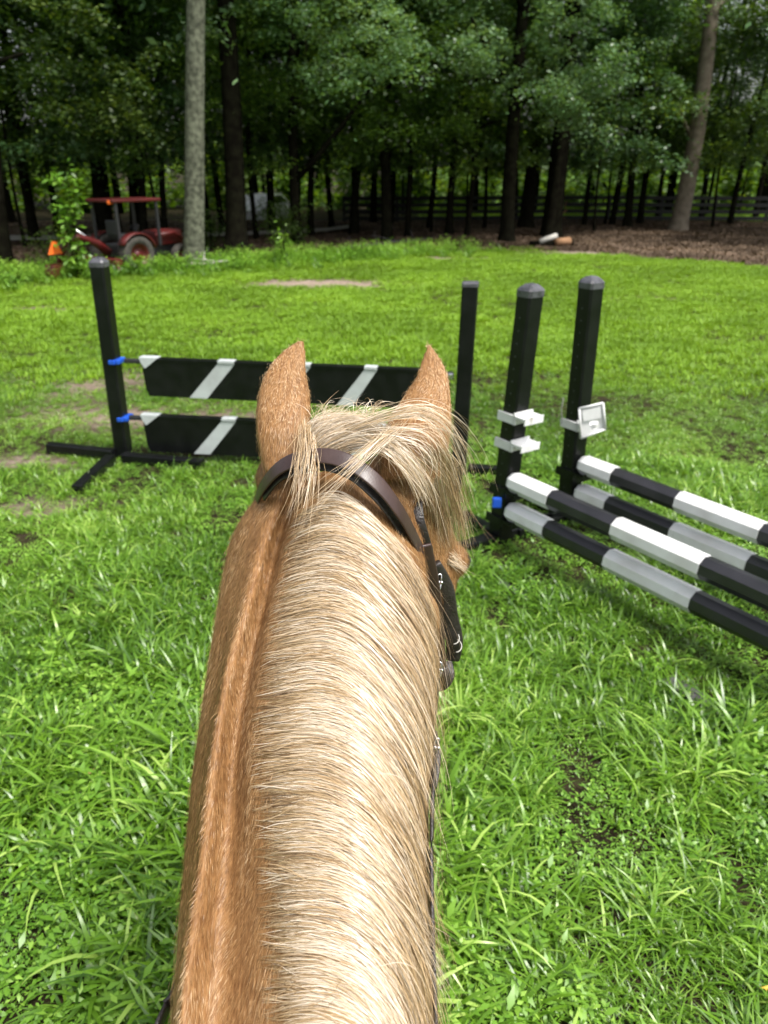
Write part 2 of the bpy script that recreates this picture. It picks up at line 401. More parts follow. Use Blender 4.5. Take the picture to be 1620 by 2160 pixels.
def scatter(name, P, rot, scl, idx, meshes, mats, label, cat=None):
    """one object whose geometry nodes put tufts on its points"""
    coll = bpy.data.collections.new(name + '_kinds')
    for i, me in enumerate(meshes):
        mm = mats[i] if isinstance(mats, (list, tuple)) else mats
        me.materials.append(mm)
        coll.objects.link(bpy.data.objects.new('%s_kind_%02d' % (name, i), me))
    me = bpy.data.meshes.new(name)
    me.vertices.add(len(P)); me.vertices.foreach_set('co', np.ascontiguousarray(P, dtype=np.float32).ravel())
    for nm, ty, arr, key in (('rot', 'FLOAT_VECTOR', rot, 'vector'), ('scl', 'FLOAT_VECTOR', scl, 'vector'), ('idx', 'INT', idx, 'value')):
        a = me.attributes.new(nm, ty, 'POINT')
        a.data.foreach_set(key, np.ascontiguousarray(arr, dtype=np.int32 if ty == 'INT' else np.float32).ravel())
    me.update()
    o = bpy.data.objects.new(name, me); COL.objects.link(o)
    ng = bpy.data.node_groups.new(name, 'GeometryNodeTree')
    ng.interface.new_socket('Geometry', in_out='INPUT', socket_type='NodeSocketGeometry')
    ng.interface.new_socket('Geometry', in_out='OUTPUT', socket_type='NodeSocketGeometry')
    gi = ng.nodes.new('NodeGroupInput'); go = ng.nodes.new('NodeGroupOutput')
    ip = ng.nodes.new('GeometryNodeInstanceOnPoints'); ci = ng.nodes.new('GeometryNodeCollectionInfo')
    ci.inputs['Collection'].default_value = coll; ci.inputs['Separate Children'].default_value = True; ci.inputs['Reset Children'].default_value = True
    def na(nm, ty):
        n = ng.nodes.new('GeometryNodeInputNamedAttribute'); n.data_type = ty; n.inputs['Name'].default_value = nm; return n.outputs['Attribute']
    e2r = ng.nodes.new('FunctionNodeEulerToRotation')
    ng.links.new(gi.outputs[0], ip.inputs['Points']); ng.links.new(ci.outputs[0], ip.inputs['Instance'])
    ip.inputs['Pick Instance'].default_value = True
    ng.links.new(na('idx', 'INT'), ip.inputs['Instance Index'])
    ng.links.new(na('rot', 'FLOAT_VECTOR'), e2r.inputs[0]); ng.links.new(e2r.outputs[0], ip.inputs['Rotation'])
    ng.links.new(na('scl', 'FLOAT_VECTOR'), ip.inputs['Scale'])
    ng.links.new(ip.outputs[0], go.inputs[0])
    md = o.modifiers.new('scatter', 'NODES'); md.node_group = ng
    tag(o, label, cat, kind='stuff')
    return o
def spots(y0, y1, dens, margin=1.6):
    hw = lambda y: (y * .62 + 1.0) + margin
    W = hw(y1); n = int(dens * 2 * W * (y1 - y0))
    x = rng.uniform(-W, W, n); y = rng.uniform(y0, y1, n)
    k = np.abs(x) < hw(y)
    return x[k], y[k]
XX, YY, ID, SC = [], [], [], []
for (y0, y1, dn, s) in ((-.6, 3.2, 620, 1.05), (3.2, 6, 520, .84), (6, 8.5, 430, .66), (8.5, 12.5, 260, .58)):
    x, y = spots(y0, y1, dn)
    f = forest_amount(x, y); d = dirt_amount(x, y)
    bare = vnoise(x, y, .35, 21) * .6 + vnoise(x, y, .9, 22) * .4
    k = (rng.random(len(x)) > f) & (rng.random(len(x)) > d * 1.1) & (rng.random(len(x)) < np.clip(bare * 2.8 - .15, .2, 1)) & (rng.random(len(x)) > sstep(8.5, 12.5, y))
    x, y = x[k], y[k]
    pick = vnoise(x, y, .5, 31) + rng.normal(0, .18, len(x))
    weedy = vnoise(x, y, .4, 33) + rng.normal(0, .12, len(x)) + sstep(0, 3, x) * .12
    idx = np.where(pick > .46, rng.integers(0, 4, len(x)), rng.integers(4, 9, len(x)))
    idx = np.where((weedy > .62) & (y < 7), rng.integers(9, 13, len(x)), idx)
    hgt = (.55 + .75 * vnoise(x, y, .8, 35)) * rng.uniform(.75, 1.25, len(x)) * s
    idx = np.where((idx < 4) & (y > 6), idx + 4, idx)
    XX.append(x); YY.append(y); ID.append(idx); SC.append(hgt)
x = np.concatenate(XX); y = np.concatenate(YY); idx = np.concatenate(ID); s = np.concatenate(SC)
kinds = [blades_mesh('long_tuft', 14, (.10, .21), (.006, .012), .03, (.1, .9), 5, 100+i, 1.1) for i in range(4)]
kinds += [blades_mesh('short_tuft', 22, (.045, .10), (.0035, .0065), .045, (.1, 1.0), 4, 110+i, 1.0) for i in range(5)]
kinds += [weed_mesh('weed', 26, 120), weed_mesh('weed', 20, 121, (.014, .026), (.02, .07), .05, .5),
          weed_mesh('weed', 34, 122, (.006, .012), (.01, .05), .06, .7), weed_mesh('weed', 12, 123, (.025, .045), (.02, .08), .05, .38)]
z = height(x, y)
rot = np.stack([rng.normal(0, .12, len(x)), rng.normal(0, .12, len(x)), rng.random(len(x)) * 6.283], 1)
scatter('grass', np.stack([x, y, z], 1), rot, np.stack([s*1.2, s*1.2, s*1.08], 1), idx, kinds,
        [M['grass']] * 9 + [M['weed']] * 4, 'lush unmown lawn grass and small weeds around the horse')
# farther lawn: broader, shorter tufts
x, y = spots(7.5, 26, 110, 3.0)
f = forest_amount(x, y); d = dirt_amount(x, y)
k = (rng.random(len(x)) > f * 1.05) & (rng.random(len(x)) > d * 1.15) & (rng.random(len(x)) < .35 + vnoise(x, y, 1.3, 44)) & (rng.random(len(x)) < sstep(7.5, 11, y))
x, y = x[k], y[k]
s = (.75 + .5 * vnoise(x, y, 2.1, 45)) * rng.uniform(.7, 1.3, len(x)) * (1 + .45 * sstep(-1.6, -.2, y - lawn_edge(x)) * (x < 2))
kinds = [blades_mesh('far_tuft', 34, (.05, .10), (.008, .014), .13, (.1, 1.0), 2, 140+i, .8) for i in range(5)]
scatter('distant_lawn', np.stack([x, y, height(x, y)], 1), np.stack([0*x, 0*x, rng.random(len(x)) * 6.283], 1), np.stack([s, s, s], 1),
        rng.integers(0, 5, len(x)), kinds, M['grass_far'], 'short bright lawn grass reaching to the wood edge')
# grass past the fence and in light gaps of the wood
x = rng.uniform(2, 34, 4200); y = rng.uniform(38.2, 50, 4200)
kinds = [blades_mesh('meadow_tuft', 30, (.12, .3), (.02, .035), .35, (.1, .9), 2, 160+i, .8) for i in range(3)]
scatter('meadow_grass', np.stack([x, y, height(x, y)], 1), np.stack([0*x, 0*x, rng.random(len(x)) * 6.283], 1), np.ones((len(x), 3)),
        rng.integers(0, 3, len(x)), kinds, M['grass_far'], 'grass growing beyond the black rail fence')
# rough weeds along the left edge of the lawn
x = rng.uniform(-13, 3.5, 2600); y = lawn_edge(x) + rng.normal(.1, .75, len(x))
k = rng.random(len(x)) < sstep(3.8, -3, x) + .1
x, y = x[k], y[k]
kinds = [blades_mesh('edge_tuft', 26, (.15, .38), (.012, .022), .12, (.1, .8), 3, 170, .8), weed_mesh('edge_weed', 46, 171, (.05, .1), (.05, .4), .2, .5), weed_mesh('edge_weed', 40, 172, (.04, .08), (.05, .25), .25, .6)]
sv = rng.uniform(.5, 1.1, len(x))
scatter('edge_weeds', np.stack([x, y, height(x, y)], 1), np.stack([0*x, 0*x, rng.random(len(x)) * 6.283], 1), np.stack([sv]*3, 1),
        rng.integers(0, 3, len(x)), kinds, M['weed'], 'rough leafy weeds along the edge of the wood')
# leaf litter
x, y = spots(18, 38, 55, 4)
f = forest_amount(x, y)
k = rng.random(len(x)) < f * (.35 + .8 * vnoise(x, y, 1.5, 51))
x, y = x[k], y[k]
kinds = [weed_mesh('dead_leaves', 26, 180+i, (.05, .11), (.005, .05), .28, .75) for i in range(4)]
scatter('leaf_litter', np.stack([x, y, height(x, y)], 1), np.stack([0*x, 0*x, rng.random(len(x)) * 6.283], 1), np.ones((len(x), 3)),
        rng.integers(0, 4, len(x)), kinds, M['litter'], 'brown leaf litter under the trees')

# ------------------------------------------------------------------ TREES
def leaf_cloud(name, clumps, per, size, seed, flat=.35, narrow=.55):
    """clumps: list of (centre, radius). leaf-sized faces in flattened sprays"""
    r = np.random.default_rng(seed)
    C = np.array([c for c, _ in clumps]); Rr = np.array([q for _, q in clumps])
    n = len(C) * per
    ci = np.repeat(np.arange(len(C)), per)
    tilt = r.normal(0, .35, (len(C), 2))
    g = r.normal(0, .5, (n, 3)); g[:, 2] *= flat
    g[:, 2] += g[:, 0] * tilt[ci, 0] + g[:, 1] * tilt[ci, 1] - .25 * (g[:, 0]**2 + g[:, 1]**2)
    P = C[ci] + g * Rr[ci][:, None]
    L = size[0] + r.random(n) * (size[1]-size[0])
    az = r.random(n) * 6.283
    d = np.stack([np.cos(az), np.sin(az), r.normal(-.25, .4, n)], 1); d /= np.linalg.norm(d, axis=1)[:, None]
    up = np.stack([r.normal(0, .55, n), r.normal(0, .55, n), np.ones(n)], 1)
    sdv = np.cross(d, up); sdv /= np.linalg.norm(sdv, axis=1)[:, None]
    W = (L * narrow * .5)[:, None]; L = L[:, None]
    V = np.stack([P, P + d*L*.45 + sdv*W, P + d*L, P + d*L*.45 - sdv*W], 1).reshape(-1, 3)
    i = np.arange(n) * 4
    rnd = np.clip(r.normal(.45, .18, n) + np.repeat(r.normal(0, .1, len(C)), per), 0, 1)
    return raw_mesh(name, V, np.stack([i, i+1, i+2, i+3], 1), {'rnd': np.repeat(rnd, 4)}, smooth=False)
def crown_mesh(name, seed, base, top, rx, n=46, per=150, size=(.09, .16), low=None, csize=(.6, 1.3)):
    r = np.random.default_rng(seed); cl = []
    for i in range(n):
        t = r.random() ** .8; zc = base + t * (top - base)
        prof = rx * (math.sin(math.pi * min(1, .18 + .8 * t)) ** .7)
        a = r.random() * 6.283; rad = prof * (.35 + .75 * r.random() ** .6)
        cl.append(((rad*math.cos(a), rad*math.sin(a), zc - .18*rad), r.uniform(*csize)))
    return leaf_cloud(name, cl, per, size, seed + 1)
def trunk_mb(h, r0, lean=(0, 0), seed=0, fork=None, limbs=6, base_limbs=4.0, flare=1.5, n=12, bend=.12):
    r = np.random.default_rng(seed); mb = MB()
    hs_ = np.concatenate([[-.15, 0, .12, .35, .8], np.linspace(1.6, h, 10)])
    pts = []; rad = []; ph = r.random(2) * 6.28
    for z_ in hs_:
        t = max(0, z_ / h)
        wob = bend * np.array([math.sin(z_*.55+ph[0]) - math.sin(ph[0]), math.sin(z_*.47+ph[1]) - math.sin(ph[1])])
        pts.append((lean[0]*z_ + wob[0], lean[1]*z_ + wob[1], z_))
        rad.append(r0 * (1 - .72*t) * (1 + (flare-1) * math.exp(-max(0, z_)/.22)))
    mb.tube(pts, rad, n)
    def posat(z_): return np.array([np.interp(z_, hs_, [p[k] for p in pts]) for k in range(3)]), np.interp(z_, hs_, rad)
    for i in range(limbs):
        z_ = base_limbs + (h*.85 - base_limbs) * (i + r.random()*.6) / max(1, limbs)
        p, rr = posat(z_); a = r.random() * 6.283; L = r.uniform(1.4, 3.2) * (1 - .4*z_/h)
        q = [p + np.array([math.cos(a)*L*k, math.sin(a)*L*k, L*(.45*k - .15*k*k) + .05*math.sin(6*k)]) for k in (0, .3, .6, 1)]
        mb.tube(q, [rr*.5, rr*.33, rr*.2, rr*.07], 6)
    if fork:
        for (z_, dx, dy, dz, fr) in fork:
            p, rr = posat(z_)
            q = [p + np.array([dx*k, dy*k, dz*k - .25*abs(dx)*k*(1-k)]) for k in (0, .25, .5, .75, 1)]
            mb.tube(q, [rr*fr*(1-.15*j) for j in range(5)], 8)
    return mb

crowns_hi = [crown_mesh('crown', 200+i, 6.8, 17, 3.6, 44, 120, (.2, .34), csize=(.9, 1.7)) for i in range(4)]      # tall canopy
crowns_lo = [crown_mesh('crown', 220+i, 2.6, 8.5, 2.5, 46, 190, (.11, .19), csize=(.5, 1.0)) for i in range(5)]    # understory
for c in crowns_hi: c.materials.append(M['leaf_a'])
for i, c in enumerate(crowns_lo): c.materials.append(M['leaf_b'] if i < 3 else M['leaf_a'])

def tree(name, label, x, y, h, r0, lean=(0, 0), bark='bark_dark', crown=None, extra=None, seed=0, rz=0.0, cs=1.0, group=None, **kw):
    t = thing(name, label, 'tree', (x, y, float(height(np.array([x]), np.array([y]))[0])), rz, group)
    trunk_mb(h, r0, lean, seed, **kw).build('trunk', M[bark], t)
    if crown is not None:
        o = mesh_obj('crown', crown, None, t); o.scale = (cs, cs, 1); o.location = (lean[0]*9, lean[1]*9 + (2.6 if extra is not None and crown in crowns_hi else 0), 0)
    if extra is not None:
        extra.materials.append(M['leaf_a'] if not extra.materials else extra.materials[0])
        mesh_obj('low_branches', extra, None, t)
    return t

# sprays of leaves on low boughs, given in metres from the tree's foot
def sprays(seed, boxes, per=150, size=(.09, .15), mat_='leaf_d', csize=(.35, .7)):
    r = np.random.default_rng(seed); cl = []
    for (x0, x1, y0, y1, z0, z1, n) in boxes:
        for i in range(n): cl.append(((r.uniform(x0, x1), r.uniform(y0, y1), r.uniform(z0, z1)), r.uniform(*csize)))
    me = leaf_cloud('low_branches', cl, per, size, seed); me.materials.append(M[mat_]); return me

G_E = 'trees along the edge of the wood'
# the singled-out trees
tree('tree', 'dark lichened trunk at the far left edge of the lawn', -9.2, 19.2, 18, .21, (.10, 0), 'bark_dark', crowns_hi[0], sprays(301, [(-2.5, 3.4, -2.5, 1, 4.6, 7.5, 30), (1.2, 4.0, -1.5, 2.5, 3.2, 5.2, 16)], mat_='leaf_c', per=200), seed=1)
tree('tree', 'tall straight tree with pale grey lichened bark beside the tractor', -4.88, 20.3, 19, .26, (.13, 0), 'bark_grey', crowns_hi[1], sprays(302, [(-3, 2.4, -1, 1.5, 7.0, 9, 10), (-3.4, -.9, .5, 3.5, 2.9, 6, 26)], mat_='leaf_c'), seed=2, flare=1.25, bend=.04, limbs=5, base_limbs=7.5)
tree('tree', 'thick black trunk with flared base right behind the pale grey tree', -4.15, 22.4, 19, .29, (.05, 0), 'bark_dark', crowns_hi[2], seed=3, flare=2.0, bend=.05, base_limbs=8)
tree('tree', 'leaning pale brown trunk before the fence on the right', 11.75, 32.3, 20, .34, (.01, 0), 'bark_pale', crowns_hi[3], sprays(303, [(-3.0, 4.5, -2, 2, 6.5, 10, 22)], per=170), seed=4, flare=1.3, bend=.08, base_limbs=6.5, fork=[(3.2, -.9, 0, 1.3, .3)])
tree('tree', 'dark thick trunk directly behind the small log heap', 6.1, 29.4, 18, .36, (.0, 0), 'bark_dark', crowns_hi[0], sprays(304, [(-2.4, 2.4, -3, 0, 4.6, 8, 26)]), seed=5, flare=1.3, bend=.05)
tree('tree', 'dark trunk at the lawn edge with low grey green boughs, left of the log heap', 4.15, 27.2, 18, .24, (.0, 0), 'bark_dark', crowns_hi[1],
     sprays(305, [(-3.2, 1.8, -4.2, -2.0, 4.9, 7.6, 30), (-1.6, 2.4, -4.2, -2.2, 3.9, 5.6, 22), (.3, 2.6, -4, -2, 3.1, 4.4, 9)], per=190, size=(.08, .14)), seed=6, bend=.05, fork=[(4.4, -1.8, -3, 1.6, .4), (4.0, 1.0, -3, 1.0, .35)])
tree('tree', 'forked black tree in the middle with a limb reaching right', -2.8, 26.2, 15, .17, (-.02, 0), 'bark_dark', crowns_lo[0],
     sprays(306, [(-1.8, 3.4, -5, -2.8, 5.1, 7.2, 24), (-.4, 3.8, -5, -3, 4.1, 5.6, 14)], per=200, size=(.08, .14)), seed=7, fork=[(1.9, 3.2, -.4, 3.6, .7), (3.0, .6, 0, 3.0, .7), (5, .9, -3.4, 1.0, .4)], limbs=3, base_limbs=6)
# sunlit foliage over the middle of the lawn edge
tree('tree', 'slim leaning dark trunk left of the middle with a leafy top', 0.1, 27.5, 16, .19, (.03, 0), 'bark_dark', crowns_lo[1], sprays(307, [(-2.5, 2.8, -3.4, -.6, 5.6, 8.4, 26)], per=170), seed=8)
tree('tree', 'slim tree on the right edge with pale hanging leaves', 14.6, 26.4, 15, .15, (.01, 0), 'bark_dark', crowns_lo[2], sprays(308, [(-3.4, 1.2, -3, 0, 4.2, 7.4, 26), (-1.6, 1.2, -3, 0, 3.3, 5, 10)], per=190, size=(.08, .15)), seed=9)

# other trunks that can be told apart: (pixel column of the foot, distance, trunk radius, lean, height, crown, where it stands)
others = [
 (222, 27.0, .30, .00, 16, 2, 'stout dark trunk rising behind the tractor cab'),
 (300, 25.0, .13, .01, 15, 3, 'thin black trunk above the tractor roof'),
 (347, 26.5, .11, .015, 14, 4, 'thinnest dark trunk between the tractor roof and the pale grey tree'),
 (70, 27.5, .17, .00, 14, 0, 'dark trunk in the gap left of the leafy sapling'),
 (120, 30.0, .12, .01, 13, 1, 'slender trunk behind the leafy sapling'),
 (540, 28.0, .09, .00, 12, 2, 'very thin trunk just right of the flared black trunk'),
 (572, 31.0, .10, -.01, 13, 3, 'thin trunk before the white car'),
 (655, 30.0, .13, .01, 15, 4, 'thin dark trunk right of the forked black tree'),
 (700, 34.0, .12, .00, 15, 0, 'dark trunk standing left of the fence end'),
 (752, 31.0, .10, .02, 14, 1, 'slim leaning trunk near the left end of the fence'),
 (860, 29.0, .11, -.01, 15, 2, 'dark pole-like trunk above the dead branch'),
 (905, 33.5, .12, .02, 15, 3, 'slim trunk before the shaded fence'),
 (948, 30.0, .14, .03, 15, 4, 'dark trunk leaning right, left of the pair of straight ones'),
 (985, 29.5, .10, .02, 15, 0, 'thin dark trunk leaning right over the leaf litter'),
 (1022, 33.0, .08, .00, 12, 1, 'thinnest straight trunk left of the lawn-edge trunk'),
 (1108, 33.5, .30, .00, 17, 2, 'broad dark trunk between the lawn-edge trunk and the log heap tree'),
 (1232, 34.5, .10, .00, 13, 3, 'thin trunk just right of the log heap'),
 (1290, 35.0, .12, .04, 15, 4, 'leftmost of the slanting trunks before the right-hand fence'),
 (1322, 34.0, .17, .03, 16, 0, 'thickest of the slanting trunks before the right-hand fence'),
 (1348, 35.5, .14, .045, 16, 1, 'rightmost of the slanting trunks before the right-hand fence'),
 (1383, 39.5, .11, .05, 15, 2, 'slim slanting trunk behind the fence, left of the pale leaning tree'),
 (1475, 38.5, .13, .05, 16, 3, 'dark slanting trunk behind the fence, right of the pale leaning tree'),
 (1538, 36.0, .12, .06, 15, 4, 'dark slanting trunk near the right end of the fence'),
 (1590, 40.0, .14, .03, 16, 0, 'rightmost dark trunk behind the fence'),
 (1430, 43.0, .12, .03, 15, 1, 'distant trunk hidden behind the pale leaning tree'),
 (820, 37.0, .20, .035, 17, 2, 'stout dark trunk leaning right in the shade of the middle'),
 (628, 36.5, .14, .0, 15, 3, 'far trunk behind the forked black tree'),
 (470, 30.5, .12, .0, 14, 4, 'trunk half hidden by the flared black trunk'),
]
for k, (u, y, r0, ln, h, ci, lab) in enumerate(others):
    xw = on_y(u, 480, y)[0]
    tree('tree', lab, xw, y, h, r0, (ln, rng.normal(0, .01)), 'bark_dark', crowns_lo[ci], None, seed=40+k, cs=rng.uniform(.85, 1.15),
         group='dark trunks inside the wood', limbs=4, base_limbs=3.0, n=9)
# taller trees whose crowns close the canopy above the frame
for k in range(18):
    xx = -24 + (k % 9) * 6.0 + rng.uniform(-1.5, 1.5); yy = 30 + (k // 9) * 6.0 + rng.uniform(-2, 2)
    if xx > 8.5 and k != 7: continue
    if abs(xx - 11.8) < 1.2 and yy < 34: xx += 2
    tree('tree', ('tall canopy tree in the front row of the wood, %s from the left' % ['first','second','third','fourth','fifth','sixth','seventh','eighth','ninth'][k % 9]) if k < 9 else 'tall dark canopy tree hidden deep in the shaded wood', xx, yy, 19, rng.uniform(.14, .2), (rng.normal(0, .02), 0), 'bark_dark', crowns_hi[k % 4], None,
         seed=90+k, rz=rng.random()*6, cs=1.3, group='canopy trees deep in the wood', limbs=3, base_limbs=7, n=8)
G_U = 'young leafy trees under the canopy'
under = [(-13.5, 22.5, 0, 1.1, 'young leafy tree filling the wood edge at far left'), (-11.2, 25.0, 3, 1.2, 'dark bushy young tree left behind the sapling'), (-8.6, 26.5, 1, 1.1, 'olive young tree above the tractor backhoe'),
 (-6.6, 24.2, 2, 1.0, 'yellow green young tree over the tractor roof'), (-3.2, 30.0, 4, 1.2, 'shaded young tree behind the flared black trunk'), (-1.0, 31.5, 0, 1.1, 'young tree in the gap right of the forked black tree'),
 (1.8, 31.0, 1, 1.1, 'young tree before the left part of the fence'), (3.4, 33.0, 2, 1.2, 'bright young tree beside the lawn-edge trunk'), (8.2, 31.5, 3, 1.15, 'young tree between the log heap and the slanting trunks'),
 (9.6, 35.2, 0, 1.2, 'young tree touching the fence left of the pale leaning trunk'), (13.6, 33.5, 1, 1.2, 'young tree right of the pale leaning trunk'), (16.5, 31.0, 2, 1.2, 'leafy young tree at the right end of the fence'), (-16, 27, 4, 1.3, 'young tree deep at the far left'), (5.6, 36.0, 1, 1.1, 'young tree in front of the fence behind the log heap tree'),
 (-6.0, 33.5, 0, 1.3, 'young tree far behind the pale grey trunk'), (-10.0, 32.0, 2, 1.3, 'young tree far behind the left edge'), (12.0, 42.0, 0, 1.4, 'young tree beyond the fence in the middle right'), (18.5, 42.5, 1, 1.4, 'young tree beyond the fence at right'), (1.0, 42.5, 2, 1.4, 'young tree beyond the fence at its left end'), (6.5, 43.0, 0, 1.4, 'young tree beyond the middle of the fence')]
for k, (xx, yy, ci, c_, lab) in enumerate(under):
    tree('young_tree', lab, xx, yy, 7.5, .055, (rng.normal(0, .03), 0), 'bark_dark', crowns_lo[ci], None, seed=140+k, rz=rng.random()*6, cs=c_, group=G_U, limbs=3, base_limbs=2.5, n=7)
# far wood: one mass
r_ = np.random.default_rng(77); cl = []
for i in range(900):
    xx = r_.uniform(-52, 62); yy = r_.uniform(51, 57)
    zz = r_.random()**1.25 * 21
    if xx > 8 and zz > 6.0 and r_.random() < .9: continue
    cl.append(((xx, yy, zz + .5), r_.uniform(1.1, 2.3)))
for i in range(420):
    cl.append(((r_.uniform(-52, 62), r_.uniform(46, 52), abs(r_.normal(0, 1.6)) + .3), r_.uniform(.7, 1.5)))
fw_ = leaf_cloud('far_wood', cl, 120, (.3, .55), 78, flat=.5, narrow=.6)
fo = mesh_obj('far_wood', fw_, leaf_mat('far wood leaves', (.04, .10, .012), (.10, .20, .02), (.21, .31, .035), trans=.5, rough=.5, nscale=.12))
tag(fo, 'far green wood closing the view behind the fence', kind='stuff')
# far trunks in that mass
mb = MB()
for i in range(90):
    xx = r_.uniform(-40, 50); yy = r_.uniform(42, 60); ln = r_.normal(0, .03); q = r_.uniform(.07, .2)
    mb.tube([(xx, yy, -.3), (xx+ln*7, yy, 7), (xx+ln*17, yy, 17)], [q*1.1, q*.8, q*.4], 6)
tag(mb.build('far_trunks', M['bark_dark']), 'far thin trunks beyond the fence', kind='stuff')

# ---- shrubs, sapling
def stem_plant(name, label, x, y, h, seed, leaf=(.10, .17), nst=3, mat_='weed', width=.5, n=190):
    t = thing(name, label, 'plant', (x, y, 0)); r = np.random.default_rng(seed); mb = MB(); cl = []
    for s_ in range(nst):
        a = r.random()*6.28; dx, dy = math.cos(a)*width*.4, math.sin(a)*width*.4
        mb.tube([(0, 0, -.03), (dx*.4, dy*.4, h*.4), (dx*.8, dy*.8, h*.75), (dx, dy, h*r.uniform(.85, 1))], [.014, .011, .008, .004], 6)
        for j in range(n // nst // 6):
            tt = r.uniform(.12, 1.0); cl.append(((dx*tt + r.normal(0, width*.18), dy*tt + r.normal(0, width*.18), h*tt), .17))
    mb.build('stem', M['bark_dark'], t)
    mesh_obj('leaves', leaf_cloud('leaves', cl, 9, leaf, seed, flat=1.0, narrow=.42), M[mat_], t)
    return t
stem_plant('sapling', 'tall leafy green sapling standing before the tractor', -6.95, 17.9, 2.35, 401, (.12, .22), 4, width=.55, n=330)
stem_plant('shrub', 'low olive bush left of the sapling', -8.3, 20.0, .95, 402, (.06, .11), 9, 'leaf_b', width=1.3, n=700)
stem_plant('shrub', 'dark low shrub right of the flared black trunk', -3.0, 25.5, 1.3, 412, (.07, .12), 9, 'leaf_b', width=1.6, n=900)
stem_plant('shrub', 'dark low shrub behind the tractor bonnet', -5.2, 24.0, 1.2, 413, (.07, .12), 9, 'leaf_b', width=1.8, n=900)
stem_plant('shrub', 'leafy low shrub hiding the foot of the white car', -4.3, 33.0, 1.2, 414, (.08, .14), 9, 'leaf_b', width=2.2, n=900)
stem_plant('weed_plant', 'small yellow green plant right of the flared black trunk', -3.7, 20.4, .42, 403, (.06, .1), 4, width=.4, n=150)
stem_plant('weed_plant', 'knee-high bright green plant at the lawn edge, left of the dead branch', -2.6, 20.9, .8, 404, (.06, .11), 5, width=.7, n=260)
stem_plant('weed_plant', 'pale low weed under the left end of the lawn edge', -8.0, 17.0, .3, 405, (.05, .1), 4, width=.6, n=200)
stem_plant('weed_plant', 'small weed between the tractor wheel and the pale tree', -5.9, 18.6, .35, 406, (.05, .1), 4, width=.5, n=200)

# ------------------------------------------------------------------ FENCE
fence = thing('rail_fence', 'long black four-rail wooden fence behind the trees', 'fence', (0, 37.6, 0))
def fence_z(xx): return float(height(np.array([xx]), np.array([37.6]))[0]) * .4
mb = MB(); mb.box((0, 0, .5), (.13, .13, 1.3), ch=.01); post_me = mb.mesh('post'); post_me.materials.append(M['black_wood'])
mb = MB(); mb.box((1.22, -.085, 0), (2.44, .035, .165), ch=.006); rail_me = mb.mesh('rail'); rail_me.materials.append(M['black_wood'])
for i in range(-1, 13):
    xx = i * 2.44 + .6
    o = bpy.data.objects.new('post', post_me); COL.objects.link(o); o.parent = fence; o.location = (xx, 0, fence_z(xx))
    if i < 12:
        for zz in (.18, .46, .75, 1.04):
            o = bpy.data.objects.new('rail', rail_me); COL.objects.link(o); o.parent = fence
            o.location = (xx, 0, fence_z(xx) + zz); o.rotation_euler = (0, -math.atan2(fence_z(xx + 2.44) - fence_z(xx), 2.44), 0)

# ------------------------------------------------------------------ TRACTOR
T = thing('tractor', 'red compact tractor with backhoe parked at the wood edge', 'tractor', (-6.24, 19.75, -.02), R(55))
T.scale = (.88, .88, .84)
mb = MB(); mb.box((1.15, 0, .86), (.95, .62, .42), ch=.07); mb.box((1.55, 0, .72), (.18, .58, .6), ch=.05); mb.build('hood', M['red'], T)
mb = MB(); mb.box((.9, 0, .52), (1.7, .36, .3), ch=.03); mb.box((-.2, 0, .6), (.9, .5, .4), ch=.04); mb.build('chassis', M['dark_metal'], T)
mb = MB(); mb.box((-.05, 0, 1.93), (1.62, 1.15, .09), ch=.035); mb.build('roof', M['red'], T)
mb = MB(); mb.box((-.8, -.42, 1.9), (.16, .1, .1), ch=.02); mb.build('lamp', M['orange'], T)
for xx in (-.72, .62):
    for yy in (-.5, .5):
        mb = MB(); mb.box((xx, yy, 1.3), (.07, .07, 1.25), ch=.01); mb.build('roof_post', M['dark_metal'], T)
mb = MB(); mb.box((-.3, 0, .98), (.45, .5, .12), ch=.04); mb.box((-.52, 0, 1.2), (.12, .48, .42), ch=.04); mb.build('seat', M['dark_metal'], T)
mb = MB(); mb.tube([(.35, 0, .9), (.2, 0, 1.2)], .02, 8)
mb.tube([(.2+.1*math.cos(a)*.5, .17*math.sin(a), 1.2+.17*math.cos(a)*.3) for a in np.linspace(0, 6.283, 17)], .014, 6); mb.build('steering_wheel', M['dark_metal'], T)
def wheel(px, py, rad, wid):
    mb = MB()
    prof = [(-.5, .62), (-.5, .9), (-.42, .98), (-.2, 1), (.2, 1), (.42, .98), (.5, .9), (.5, .62), (.3, .58), (-.3, .58)]
    n = 28; rings = []
    for k in range(n):
        a = 6.283 * k / n; lug = 1.0 + (.035 if k % 2 else 0)
        rings.append([(px + rad*q*(lug if q > .95 else 1)*math.cos(a), py + wid*p_, rad + rad*q*(lug if q > .95 else 1)*math.sin(a)) for p_, q in prof])
    rings.append(rings[0]); mb.loft(rings, caps=False)
    ty = mb.build('wheel', M['rubber'], T)
    mb = MB(); rr = rad*.6
    for s_ in (-1, 1):
        mb.loft([[(px + q*rr*math.cos(6.283*k/24), py + s_*wid*off, rad + q*rr*math.sin(6.283*k/24)) for k in range(24)] for q, off in ((1.0, .46), (.92, .46), (.85, .2), (.3, .12), (.28, .3), (.02, .3))], caps=False)
    mb.build('rim', M['red'], ty)
for yy in (-.62, .62): wheel(-.32, yy, .5, .32)
for yy in (-.5, .5): wheel(1.35, yy, .33, .22)
for yy in (-.66, .66):
    mb = MB(); arc = [(-.32 + .58*math.cos(a), yy, .5 + .58*math.sin(a)) for a in np.linspace(R(15), R(150), 9)]
    mb.tube(arc, .21, 4, flat=.12); mb.build('fender', M['red'], T)
